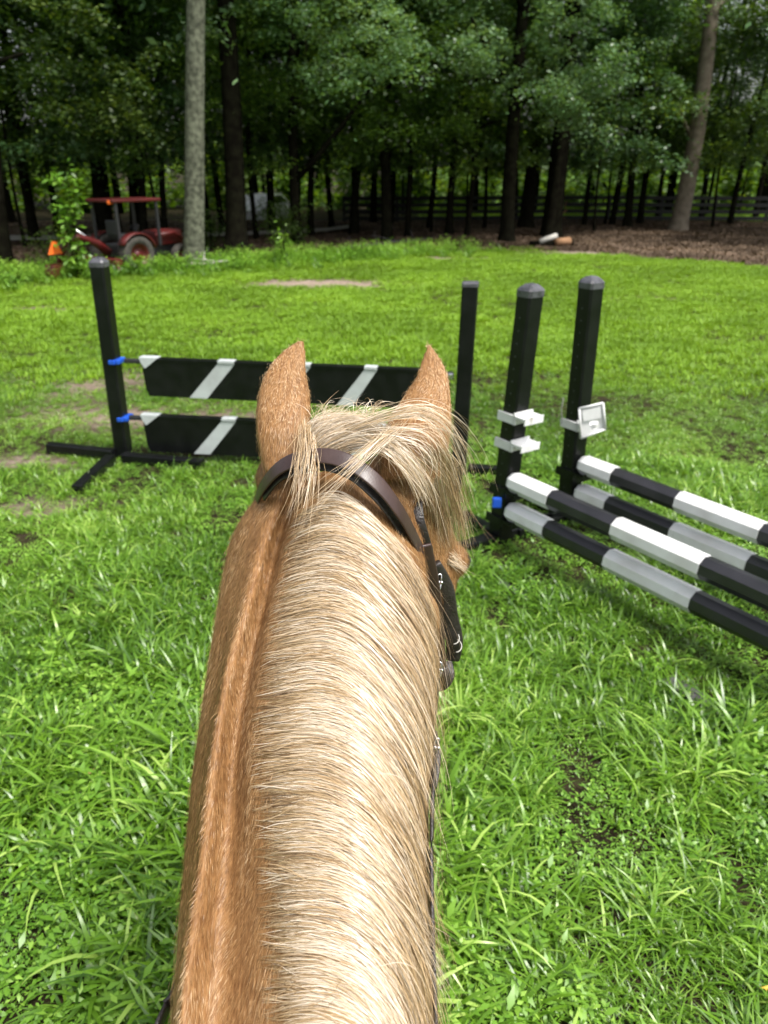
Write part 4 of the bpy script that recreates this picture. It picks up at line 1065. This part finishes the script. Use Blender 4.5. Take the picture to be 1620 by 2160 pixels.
# head
def ring(c, hw, hd, tdir, xr=0.0, n=28, pw=1.0):
    c = np.array(c); t = np.array(tdir, float); t /= np.linalg.norm(t)
    x_ = np.array([math.cos(xr), 0, math.sin(xr)]); x_ -= t*(x_@t); x_ /= np.linalg.norm(x_); y_ = np.cross(t, x_)
    return [c + hw*math.copysign(abs(math.cos(a))**pw, math.cos(a))*x_ + hd*math.copysign(abs(math.sin(a))**pw, math.sin(a))*y_ for a in np.linspace(0, 2*math.pi, n, endpoint=False)]
tilt_ = -.25
hd_st = [((-.062, 1.135, 1.80), .06, .05), ((-.052, 1.175, 1.80), .105, .075), ((-.03, 1.225, 1.755), .115, .10), ((.0, 1.255, 1.69), .12, .115),
         ((.028, 1.265, 1.62), .118, .12), ((.038, 1.28, 1.54), .095, .115), ((.045, 1.315, 1.45), .072, .09), ((.05, 1.36, 1.35), .06, .068), ((.05, 1.39, 1.27), .063, .06), ((.05, 1.395, 1.215), .055, .05), ((.05, 1.39, 1.19), .03, .03)]
mb.loft([ring(c, a, b, (.12, .35, -.9), tilt_) for c, a, b in hd_st][::-1])
eye_c = np.array([.120, 1.25, 1.635])
mb.ball(at(606, 1010, 1.30), .055, 14, 10, (1, 1, .9)); mb.ball(at(600, 1065, 1.33), .055, 14, 10); mb.ball(at(840, 1020, 1.31), .062, 14, 10)
mb.ball(eye_c, .042, 14, 10, (.9, 1.1, .8))
mb.ball((.015, 1.17, 1.57), .1, 14, 10, (.9, 1.0, 1.3))      # jowl
# ears: (row, left edge, right edge, depth, cupping)
def ear(rows, bulge=.5, toward=1.0):
    st = []
    for (v, ul, ur, d, cu) in rows:
        L_ = at(ul, v, d); R_ = at(ur, v, d); wv = R_ - L_; w_ = np.linalg.norm(wv); x_ = wv/w_
        view = (CAM - (L_+R_)/2); view /= np.linalg.norm(view)
        n_ = view - x_*(view@x_); n_ /= np.linalg.norm(n_)
        pts = []
        m = 15
        for k in range(m):
            a = math.pi*k/(m-1); pts.append((L_+R_)/2 - x_*w_/2*math.cos(a) + n_*(w_*cu*math.sin(a)**.8))
        for k in range(m-2, 0, -1):
            a = math.pi*k/(m-1); pts.append((L_+R_)/2 - x_*(w_/2*.82)*math.cos(a) + n_*(w_*cu*math.sin(a)**.8 - .012 - .002))
        st.append(pts)
    mb.loft(st)
EAR_L = [(1000, 560, 640, 1.235, .30), (960, 549, 652, 1.25, .36), (915, 541, 657, 1.265, .42), (870, 540, 659, 1.28, .42), (830, 545, 656, 1.295, .38), (795, 555, 649, 1.308, .34), (765, 572, 646, 1.32, .3), (742, 594, 645.5, 1.33, .26), (727, 613, 645, 1.336, .2), (718, 630, 643, 1.34, .15)]
EAR_R = [(1010, 800, 925, 1.235, .30), (965, 800, 942, 1.25, .36), (920, 802, 951, 1.265, .42), (875, 824, 953, 1.28, .42), (835, 850, 952, 1.295, .38), (800, 874, 948, 1.308, .34), (770, 885, 938, 1.32, .3), (747, 893, 924, 1.33, .26), (735, 898, 915, 1.336, .2), (726, 901, 907, 1.34, .15)]
ear(EAR_L); ear(EAR_R)
# trunk of the body
bst = [((0, .44, 1.08), .07, .14), ((0, .40, 1.08), .15, .25), ((0, .28, 1.09), .205, .30), ((0, .10, 1.08), .235, .315), ((0, -.2, 1.06), .27, .32), ((0, -.6, 1.05), .28, .32),
       ((0, -.95, 1.10), .265, .29), ((0, -1.2, 1.14), .235, .26), ((0, -1.38, 1.14), .16, .2), ((0, -1.45, 1.13), .07, .1)]
mb.loft([ring(c, a, b, (0, -1, 0)) for c, a, b in bst])
for s_ in (-1, 1):
    mb.tube([(s_*.13, .22, 1.05), (s_*.155, .26, .82), (s_*.15, .27, .62), (s_*.145, .28, .48), (s_*.145, .275, .40), (s_*.145, .275, .2), (s_*.145, .29, .13), (s_*.145, .33, .05)], [.13, .105, .065, .05, .038, .034, .042, .05], 14)
    mb.tube([(s_*.13, -1.12, 1.05), (s_*.165, -1.05, .85), (s_*.165, -1.12, .68), (s_*.16, -1.27, .52), (s_*.16, -1.27, .44), (s_*.16, -1.22, .2), (s_*.16, -1.2, .13), (s_*.16, -1.15, .05)], [.2, .16, .10, .062, .05, .038, .045, .052], 14)
hm = mb.mesh('body')
tmp = bpy.data.objects.new('horse_build', hm); COL.objects.link(tmp)
md = tmp.modifiers.new('r', 'REMESH'); md.mode = 'VOXEL'; md.voxel_size = .0055; md.use_smooth_shade = True
md = tmp.modifiers.new('s', 'SMOOTH'); md.factor = .5; md.iterations = 3
dg = bpy.context.evaluated_depsgraph_get()
body_me = bpy.data.meshes.new_from_object(tmp.evaluated_get(dg))
bpy.data.objects.remove(tmp)
body_me.name = 'body'; body_me.materials.clear()
HORSE = thing('horse', 'palomino horse with cream mane, ears pricked, seen from the saddle', 'horse', (0, 0, 0))
body = mesh_obj('body', body_me, M['skin'], HORSE)
for s_ in (-1, 1):
    for (yy, xx) in ((.345, .145), (-1.135, .16)):
        mb = MB(); mb.loft([ring((s_*xx, yy+.03, .0), .066, .075, (0, 0, 1)), ring((s_*xx, yy, .075), .05, .055, (0, 0, 1))]); mb.build('hoof', M['hoof'], HORSE)
mb = MB(); mb.ball(eye_c + np.array([.022, .012, -.008]), .022, 12, 8); mb.build('eye', M['eye'], HORSE)

# ---- hair strands as thin ribbons
def ribbons(paths, width, normals, rnd, taper=.85, tipd=.0, rootd=.0):
    """paths (n, k, 3); normals (n,k,3) face direction; width (n,)"""
    n, k, _ = paths.shape
    t = np.gradient(paths, axis=1); sdv = np.cross(t, normals); sdv /= np.linalg.norm(sdv, axis=2)[:, :, None] + 1e-9
    u = np.linspace(0, 1, k); wt = (1 - u**3*taper)*np.minimum(1, .2 + u*7)
    hw_ = (width[:, None]*wt[None, :]*.5)[:, :, None]
    V = np.stack([paths - sdv*hw_, paths + sdv*hw_], 2).reshape(-1, 3)
    i = (np.arange(n)[:, None]*k*2 + np.arange(k-1)[None, :]*2).ravel()
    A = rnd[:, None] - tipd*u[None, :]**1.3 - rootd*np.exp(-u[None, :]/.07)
    return V, np.stack([i, i+1, i+3, i+2], 1), np.clip(np.repeat(A.reshape(-1), 2), 0, 1)
def jitter_normals(N, sd):
    q = N + rng.normal(0, sd, (N.shape[0], 1, 3)); return q/np.linalg.norm(q, axis=2)[:, :, None]
class Hair:
    def __init__(s): s.V = []; s.Q = []; s.A = []; s.b = 0
    def add(s, V, Q, A): s.V.append(V); s.Q.append(Q + s.b); s.A.append(A); s.b += len(V)
    def build(s, name, m_, parent):
        me = raw_mesh(name, np.concatenate(s.V), np.concatenate(s.Q), {'rnd': np.concatenate(s.A)}); return mesh_obj(name, me, m_, parent)

# coat: short hairs over neck, head and ears
nv = len(body_me.vertices); nf = len(body_me.polygons)
cen = np.empty(nf*3, np.float32); body_me.polygons.foreach_get('center', cen); cen = cen.reshape(-1, 3)
nor = np.empty(nf*3, np.float32); body_me.polygons.foreach_get('normal', nor); nor = nor.reshape(-1, 3)
crest_z = np.interp(cen[:, 1], PY, PZ)
view = CAM - cen; view /= np.linalg.norm(view, axis=1)[:, None]
facing = (view*nor).sum(1)
wgt = np.where(facing > -.15, 1.0, .12) * (cen[:, 1] > .25) * (cen[:, 2] > 1.12)
# thin out where the mane covers
mane_zone = (cen[:, 0] > np.interp(cen[:, 1], PY, FX[4])) & (cen[:, 2] > crest_z - .03) & (cen[:, 1] < 1.05)
wgt = np.where(mane_zone, wgt*.15, wgt)
NH = 230000
pick = rng.choice(nf, NH, p=wgt/wgt.sum())
P = cen[pick] + rng.normal(0, .0022, (NH, 3)); N = nor[pick]
axis = np.array([0, -.85, -.53])
flow = np.tile(axis, (NH, 1)) + np.array([0, 0, -.55])
relx = P[:, 0] - np.interp(P[:, 1], PY, FX[6])
flow[:, 0] += np.clip(relx*3, -.5, .5)
is_head = (P[:, 1] > 1.16) & (P[:, 2] < 1.80)
flow = np.where(is_head[:, None], np.array([.05, .1, -1.0]), flow)
rowp, dp = rowof(P[:, 1], P[:, 2])
is_ear = (P[:, 1] > 1.18) & (P[:, 2] > 1.865)
eax = np.where(P[:, 0] < -.05, .05, .1)
earflow = np.stack([np.where(P[:, 0] < -.05, .12, .25), np.full(NH, .3), np.full(NH, .9)], 1)
flow = np.where(is_ear[:, None], earflow, flow)
# swirl so the coat is not combed perfectly
sw = np.stack([vnoise(P[:, 0]*10+50, P[:, 1]*10, .45, 61), vnoise(P[:, 1]*10+20, P[:, 2]*10, .45, 62), vnoise(P[:, 0]*10+50, P[:, 2]*10, .45, 63)], 1) - .5
flow = flow + sw*.9 + rng.normal(0, .09, (NH, 3))
flow -= N*(flow*N).sum(1)[:, None]; flow /= np.linalg.norm(flow, axis=1)[:, None] + 1e-9
L = rng.uniform(.006, .013, NH)*np.where(is_ear, .55, 1)
k3 = np.linspace(0, 1, 4)
lift = rng.uniform(.04, .22, NH)
paths = P[:, None, :] - N[:, None, :]*.0008 + flow[:, None, :]*(L[:, None]*k3[None, :])[:, :, None] + N[:, None, :]*(L*lift)[:, None, None]*(k3 - .45*k3**2)[None, :, None]
tone = np.clip(.42 + .5*(vnoise(P[:, 0]*40+90, P[:, 1]*14+9, .8, 64)-.5) + rng.normal(0, .15, NH) + .16*(vnoise(P[:, 0]*90+90, P[:, 1]*22+9, .8, 67)-.5) + .30*is_ear + .0*relx, 0, 1)
h = Hair(); h.add(*ribbons(paths, rng.uniform(.0003, .00055, NH), jitter_normals(np.repeat(N[:, None, :], 4, 1), .3), tone))
h.build('coat_hair', M['coat'], HORSE)

# mane over the crest and down the right side
mane = Hair()
def mane_batch(n, a_lo, a_hi, th0, th1, K=15, lift0=.003, lift1=.012, drift=.25, wid=(.0005, .0009), clumps=150, tone0=.70, tone_sd=.23, messy=1.0, short=0):
    a0 = rng.uniform(a_lo, a_hi, n)
    ca = np.sort(rng.uniform(a_lo, a_hi, clumps)); ci = np.abs(a0[:, None] - ca[None, :]).argmin(1)
    cdev = rng.normal(0, .012, clumps)[ci]*messy; clift = rng.uniform(0, 1, clumps)[ci]; ctone = rng.normal(0, .10, clumps)[ci]
    ts = np.linspace(0, 1, K)
    s0 = th0 + rng.random(n)**1.4*2.0; s1 = th1 + rng.normal(0, .35, n) - short*rng.random(n)
    th = s0[:, None] + (s1-s0)[:, None]*ts[None, :]
    rel = np.clip((th - 9.0)/4.6, 0, 1.4)
    rise = np.clip((10.0 - th)/2.0, 0, 1)
    aa = a0[:, None] - drift*(rel**1.9) + .35*(ca[ci]-a0)[:, None]*ts[None, :]**1 + cdev[:, None]*ts[None, :]**1.5
    aa += (rng.normal(0, .004, n)[:, None]*ts[None, :] + .0035*np.sin(ts[None, :]*rng.uniform(2, 9, n)[:, None] + rng.random(n)[:, None]*6.28))*messy
    th_f = th.ravel(); a_f = aa.ravel()
    p = neck_at(th_f, a_f); nn = neck_normal(th_f, a_f)
    lf = (lift0 + (lift1-lift0)*(rng.random(n)*.6 + clift*.4))[:, None]*np.minimum(1, .25 + 3.5*ts)[None, :]*np.ones((n, 1))
    p = (p + nn*lf.ravel()[:, None]).reshape(n, K, 3); nn = nn.reshape(n, K, 3)
    fly = rng.random(n) < .035
    p += (fly[:, None]*ts[None, :]**2*rng.uniform(.0, .03, n)[:, None])[:, :, None]*nn + (fly[:, None]*ts[None, :]**2)[:, :, None]*rng.normal(0, .012, (n, 1, 3))
    rnd = np.clip(rng.normal(tone0, tone_sd, n) + ctone, 0, 1)
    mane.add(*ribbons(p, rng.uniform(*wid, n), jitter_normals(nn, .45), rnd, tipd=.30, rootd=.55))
aP = float(np.interp(1.07, PY, AG)); aB = float(np.interp(.30, PY, AG))
# section controls: 4 left outline, 6 ridge, 7 groove, 8 foot of the mane, 10 crest, 13 right outline
mane_batch(15000, aB, aP, 8.15, 13.5, lift0=.001, lift1=.009, clumps=170)
mane_batch(8500, aB, aP+.02, 8.6, 13.2, lift0=.004, lift1=.012, clumps=90, tone0=.72, tone_sd=.17, messy=1.6)
mane_batch(3000, aB+.05, aP, 10.5, 14.3, lift0=.006, lift1=.015, clumps=60, tone0=.48, messy=2.0)
mane_batch(2600, aB, aP, 7.8, 10.5, lift0=.001, lift1=.006, clumps=150, tone0=.5, short=1.0, drift=0, wid=(.0005, .0009))

def guide_curve(ctrl, K):
    """smooth world curve through picture-measured points (row/column/depth)"""
    p = np.array([at(*c) for c in ctrl]); n = len(p)
    t = np.linspace(0, n-1.0001, K); i = t.astype(int); f = (t-i)[:, None]
    g = lambda j: p[np.clip(j, 0, n-1)]
    return .5*((2*g(i))+(-g(i-1)+g(i+1))*f+(2*g(i-1)-5*g(i)+4*g(i+1)-g(i+2))*f**2+(-g(i-1)+3*g(i)-3*g(i+1)+g(i+2))*f**3)
def lock(guides, n, K=18, wid=(.0005, .0009), tone0=.6, tone_sd=.2, spread=.004, frizz=.004, fly=.06, lenv=.2, lift=.008, K0=0):
    """a lock of hair: strands mixed between neighbouring guide curves"""
    G = np.stack([guide_curve(g, 40) for g in guides]); m = len(G)
    q = rng.random(n)*(m-1); i = np.minimum(q.astype(int), m-2); f = (q-i)[:, None, None]
    path = G[i]*(1-f) + G[i+1]*f
    ts = np.linspace(0, 1, K); ln = 1 - lenv*rng.random(n)
    j = ts[None, :]*ln[:, None]*39; j0 = np.minimum(j.astype(int), 38); fj = (j-j0)[:, :, None]
    r_ = np.arange(n)[:, None]
    P = path[r_, j0]*(1-fj) + path[r_, j0+1]*fj
    P += rng.normal(0, spread, (n, 1, 3)) + rng.normal(0, frizz, (n, 1, 3))*(ts**1.5)[None, :, None]*2
    P += (np.sin(ts[None, :]*rng.uniform(2, 8, n)[:, None] + rng.random(n)[:, None]*6.28)*frizz*.5)[:, :, None]*rng.normal(0, 1, (n, 1, 3))
    fl_ = (rng.random(n) < fly)[:, None, None]
    P += fl_*(ts**2)[None, :, None]*rng.normal(0, .025, (n, 1, 3))
    vw = CAM - P; vw /= np.linalg.norm(vw, axis=2)[:, :, None]
    P += vw*rng.uniform(0, lift, n)[:, None, None]
    nn = vw + np.array([0, 0, .5]); nn /= np.linalg.norm(nn, axis=2)[:, :, None]
    mane.add(*ribbons(P, rng.uniform(*wid, n), jitter_normals(nn, .5), np.clip(rng.normal(tone0, tone_sd, n), 0, 1)))
# hair between the ears, swept over the right ear and hanging beside the face
lock([[(660, 925, 1.235), (700, 895, 1.225), (745, 880, 1.215), (800, 905, 1.19), (850, 960, 1.18), (890, 1030, 1.20)],
      [(680, 950, 1.225), (720, 925, 1.21), (775, 915, 1.19), (830, 945, 1.17), (880, 1000, 1.18), (905, 1060, 1.20)],
      [(700, 975, 1.21), (745, 950, 1.19), (800, 945, 1.17), (850, 975, 1.16), (885, 1030, 1.18), (905, 1090, 1.2)]], 270, tone0=.68, spread=.006)
lock([[(680, 935, 1.225), (740, 900, 1.20), (815, 868, 1.175), (885, 856, 1.17), (945, 892, 1.18), (985, 960, 1.21), (1003, 1040, 1.24)],
      [(690, 945, 1.22), (750, 910, 1.19), (830, 882, 1.165), (890, 872, 1.165), (940, 905, 1.18), (975, 975, 1.22), (990, 1050, 1.26)]], 50, tone0=.74, spread=.002, frizz=.006, fly=.2)
lock([[(690, 945, 1.22), (750, 910, 1.19), (830, 882, 1.165), (890, 872, 1.165), (940, 905, 1.18), (975, 975, 1.22), (990, 1050, 1.26)],
      [(690, 945, 1.22), (760, 915, 1.19), (840, 905, 1.165), (900, 910, 1.165), (940, 945, 1.18), (960, 1005, 1.22), (975, 1060, 1.26)],
      [(700, 955, 1.22), (770, 935, 1.185), (850, 930, 1.165), (895, 950, 1.17), (910, 990, 1.19), (880, 1040, 1.23), (870, 1060, 1.25)]], 55, tone0=.72, spread=.006, frizz=.007, fly=.2)
lock([[(655, 905, 1.24), (665, 890, 1.235), (690, 880, 1.235), (730, 880, 1.235)],
      [(660, 930, 1.23), (690, 905, 1.22), (740, 892, 1.215), (800, 895, 1.20)],
      [(670, 955, 1.22), (700, 930, 1.21), (750, 915, 1.20), (800, 920, 1.19)]], 800, tone0=.75, frizz=.003)
# upright stray hairs between the ears
for _ in range(120):
    u0 = rng.uniform(655, 800); v0 = 890 + rng.uniform(-5, 12); du = rng.normal(8, 25); hh = rng.uniform(15, 48)
    lock([[(u0, v0, 1.25), (u0+du*.4, v0-hh*.7, 1.25), (u0+du, v0-hh, 1.255), (u0+du*1.8, v0-hh*.9, 1.26)]]*2, 1, K=8, wid=(.0004, .0007), spread=.001, frizz=.001, fly=0, lift=.002)
# lock crossing the strap on the left
lock([[(636, 880, 1.235), (630, 930, 1.175), (622, 980, 1.140), (618, 1040, 1.125), (606, 1100, 1.12)],
      [(650, 900, 1.225), (648, 940, 1.165), (642, 1000, 1.135), (630, 1060, 1.12), (610, 1120, 1.115)],
      [(662, 935, 1.205), (664, 965, 1.16), (656, 1020, 1.13), (638, 1080, 1.115), (618, 1130, 1.11)]], 100, tone0=.5, spread=.004, frizz=.006, lenv=.6)
lock([[(800, 900, 1.20), (790, 925, 1.165), (750, 965, 1.135), (712, 1005, 1.125), (665, 1050, 1.12), (615, 1105, 1.115)],
      [(870, 885, 1.20), (850, 905, 1.155), (800, 950, 1.13), (745, 1000, 1.12), (690, 1050, 1.115), (635, 1110, 1.11)]], 38, tone0=.66, spread=.004, frizz=.005, fly=.2, lenv=.5)
# hair hanging in front of the right side of the face
lock([[(880, 965, 1.20), (905, 1010, 1.24), (915, 1070, 1.29), (920, 1110, 1.33), (928, 1150, 1.35)],
      [(905, 955, 1.21), (930, 1000, 1.25), (945, 1060, 1.30), (952, 1110, 1.34), (962, 1160, 1.37)],
      [(925, 940, 1.22), (955, 985, 1.26), (972, 1050, 1.31), (978, 1110, 1.35), (984, 1165, 1.38)]], 480, tone0=.5, tone_sd=.16, spread=.006, frizz=.006, fly=.08, lenv=.3)
lock([[(955, 1165, 1.36), (970, 1180, 1.37), (988, 1198, 1.38)], [(945, 1185, 1.36), (965, 1195, 1.37), (985, 1205, 1.38)]], 110, tone0=.6, K=8, spread=.003, frizz=.002, lenv=.7)
# tail end of mane lifting off at the lower right
lock([[(770, 1830, .89), (820, 1880, .885), (870, 1945, .90), (905, 2010, .925), (935, 2060, .95)],
      [(790, 1870, .885), (835, 1920, .885), (880, 1985, .90), (910, 2040, .92), (930, 2085, .94)]], 120, tone0=.7, spread=.003, frizz=.005, fly=.2)
for (a, b) in (((740, 1580), (900, 1900)),):
    p = [(a[0], a[1], .95), ((a[0]*2+b[0])/3+20, (a[1]*2+b[1])/3-15, .945), ((a[0]+2*b[0])/3+25, (a[1]+2*b[1])/3-10, .96), (b[0], b[1], .99)]
    lock([p, [(q[0]+14, q[1]+10, q[2]) for q in p]], 7, tone0=.85, spread=.002, frizz=.004, fly=.2)
for _ in range(22):
    u0, v0 = rng.uniform(600, 830), rng.uniform(1250, 2050); L_ = rng.uniform(.5, 1)
    dd = np.interp(v0, [1200, 1500, 1800, 2160], [1.07, .95, .865, .775])
    c_ = rng.normal(0, 1)
    p = [(u0, v0, dd), (u0+55*L_, v0+(8+14*c_)*L_, dd-.004), (u0+105*L_, v0+(45+22*c_)*L_, dd-.002), (u0+140*L_, v0+(110+25*c_)*L_, dd+.012)]
    lock([p, p], 1, K=12, wid=(.0004, .0007), tone0=.8, spread=.001, frizz=.002, fly=0, lift=.003)
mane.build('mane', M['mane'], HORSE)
# tail
tailh = Hair(); n = 1400; K = 14; ts = np.linspace(0, 1, K)
r0 = rng.normal(0, .02, (n, 3)); endp = np.stack([rng.normal(0, .07, n), -1.62+rng.normal(0, .05, n), rng.uniform(.35, .6, n)], 1)
st_ = np.array([0, -1.44, 1.2]) + r0; mid = np.stack([rng.normal(0, .05, n), -1.64+rng.normal(0, .04, n), np.full(n, 1.0)], 1)
P = st_[:, None]*(1-ts)[None, :, None]**2 + 2*mid[:, None]*(ts*(1-ts))[None, :, None] + endp[:, None]*(ts**2)[None, :, None]
nn = np.tile(np.array([0, -1, .1]), (n, K, 1)); tailh.add(*ribbons(P, rng.uniform(.003, .006, n), jitter_normals(nn, .6), np.clip(rng.normal(.6, .2, n), 0, 1)))
tailh.build('tail', M['mane'], HORSE)

# ------------------------------------------------------------------ BRIDLE
BR = thing('bridle', 'dark brown leather bridle with reins on the palomino horse', 'bridle', (0, 0, 0))
def strap(name, ctrl, wid, th, m_, parent, wdir=None, K=36, off=0.0, prof=None):
    """leather strap: rounded flat band following measured points; wdir = direction its width runs"""
    P = guide_curve(ctrl, K)
    T = np.gradient(P, axis=0); T /= np.linalg.norm(T, axis=1)[:, None]
    rings = []
    for i in range(K):
        vd = CAM - P[i]; vd /= np.linalg.norm(vd)
        if callable(wdir): wd = np.array(wdir(i/(K-1)), float)
        elif wdir is not None: wd = np.array(wdir, float)
        else: wd = np.cross(T[i], vd)
        wd = wd - T[i]*(wd@T[i]); wd /= np.linalg.norm(wd); n_ = np.cross(T[i], wd)
        if n_@vd < 0: n_ = -n_
        w_ = wid*(prof(i/(K-1)) if prof else 1)
        p = P[i] + n_*off
        rings.append([p + wd*w_*a + n_*th*b for a, b in ((-.5, -.3), (-.5, .2), (-.46, .42), (-.40, .5), (0, .58), (.40, .5), (.46, .42), (.5, .2), (.5, -.3), (.4, -.5), (-.4, -.5))])
    mb = MB(); mb.loft(rings); return mb.build(name, m_, parent)
ndir = (0, .80, .60)
strap('crown_strap', [(540, 1062, 1.30), (552, 1030, 1.235), (585, 990, 1.19), (630, 968, 1.17), (690, 962, 1.155), (745, 980, 1.145), (800, 1022, 1.145), (843, 1078, 1.165), (872, 1130, 1.20), (893, 1180, 1.25), (902, 1240, 1.30)],
      .026, .004, M['leather'], BR, wdir=lambda t: (.25*(t-.4), .72, .66))
strap('poll_pad', [(556, 1045, 1.235), (590, 1003, 1.20), (640, 985, 1.18), (690, 980, 1.168), (745, 1000, 1.158), (795, 1045, 1.158), (835, 1098, 1.18), (865, 1150, 1.21), (885, 1200, 1.26)],
      .022, .004, M['leather_black'], BR, wdir=lambda t: (.25*(t-.4), .72, .66))
strap('browband', [(884, 1010, 1.30), (880, 1050, 1.27), (884, 1095, 1.255), (895, 1135, 1.27), (903, 1170, 1.30), (890, 1200, 1.33)], .018, .005, M['leather_black'], BR)
strap('cheek_strap', [(893, 1150, 1.24), (908, 1215, 1.28), (918, 1290, 1.33), (924, 1360, 1.37), (928, 1430, 1.41)], .026, .005, M['leather'], BR)
strap('cheek_strap', [(915, 1190, 1.32), (938, 1240, 1.35), (946, 1300, 1.38), (958, 1350, 1.40), (955, 1390, 1.42)], .030, .012, M['leather_black'], BR, prof=lambda t: .8+.35*math.sin(t*3.0))
strap('noseband', [(905, 1440, 1.44), (930, 1444, 1.42), (945, 1425, 1.41), (940, 1395, 1.42)], .024, .008, M['leather_black'], BR)
strap('bit_strap', [(905, 1380, 1.42), (922, 1400, 1.40), (936, 1425, 1.40), (925, 1446, 1.42)], .026, .008, M['leather_black'], BR)
for (u, v) in ((951, 1265), (953, 1290), (962, 1345), (967, 1362)):
    mb = MB(); c = at(u-6, v, 1.385)
    mb.tube([c + np.array([.011*math.cos(a), 0, .006*math.sin(a)]) + np.array([0, .012*math.sin(a), 0]) for a in np.linspace(-1.6, 1.3, 9)], .0012, 6); mb.build('keeper', M['thread'], BR)
def buckle(u, v, d, w_, h_, rot):
    c = at(u, v, d); mb = MB(); pts = []
    for a in np.linspace(0, 2*math.pi, 21): 
        x_ = w_*math.copysign(abs(math.cos(a))**.5, math.cos(a)); z_ = h_*math.copysign(abs(math.sin(a))**.5, math.sin(a))
        pts.append(c + RT*(x_*math.cos(rot)-z_*math.sin(rot)) + UP*(x_*math.sin(rot)+z_*math.cos(rot)))
    mb.tube(pts, .0016, 6); mb.tube([c - UP*h_*.9, c + UP*h_*.2 - FW*.006], .0014, 6); mb.ball(c + RT*.004 - FW*.006, .0032, 8, 6)
    return mb.build('buckle', M['steel'], BR)
buckle(926, 1228, 1.325, .0035, .014, -.1)
buckle(927, 1412, 1.375, .0035, .013, -.1)
buckle(918, 1575, 1.07, .0025, .0125, -.35)
rr = strap('rein', [(925, 1430, 1.40), (920, 1480, 1.22), (914, 1530, 1.12), (918, 1600, 1.07), (913, 1680, 1.02), (910, 1780, .98), (911, 1900, .945), (914, 2020, .92), (919, 2160, .89), (922, 2330, .86)], .018, .005, M['leather_black'], BR, wdir=(0, .3, 1))
strap('rein_loop', [(912, 1545, 1.10), (919, 1580, 1.08), (918, 1620, 1.06), (911, 1660, 1.04)], .014, .006, M['leather_black'], BR)
strap('rein', [(560, 1500, 1.7), (480, 1600, 1.5), (430, 1900, 1.25), (372, 2080, 1.03), (352, 2125, 1.0), (330, 2175, .97), (290, 2300, .93)], .020, .006, M['leather_black'], BR, wdir=(0, .3, 1))
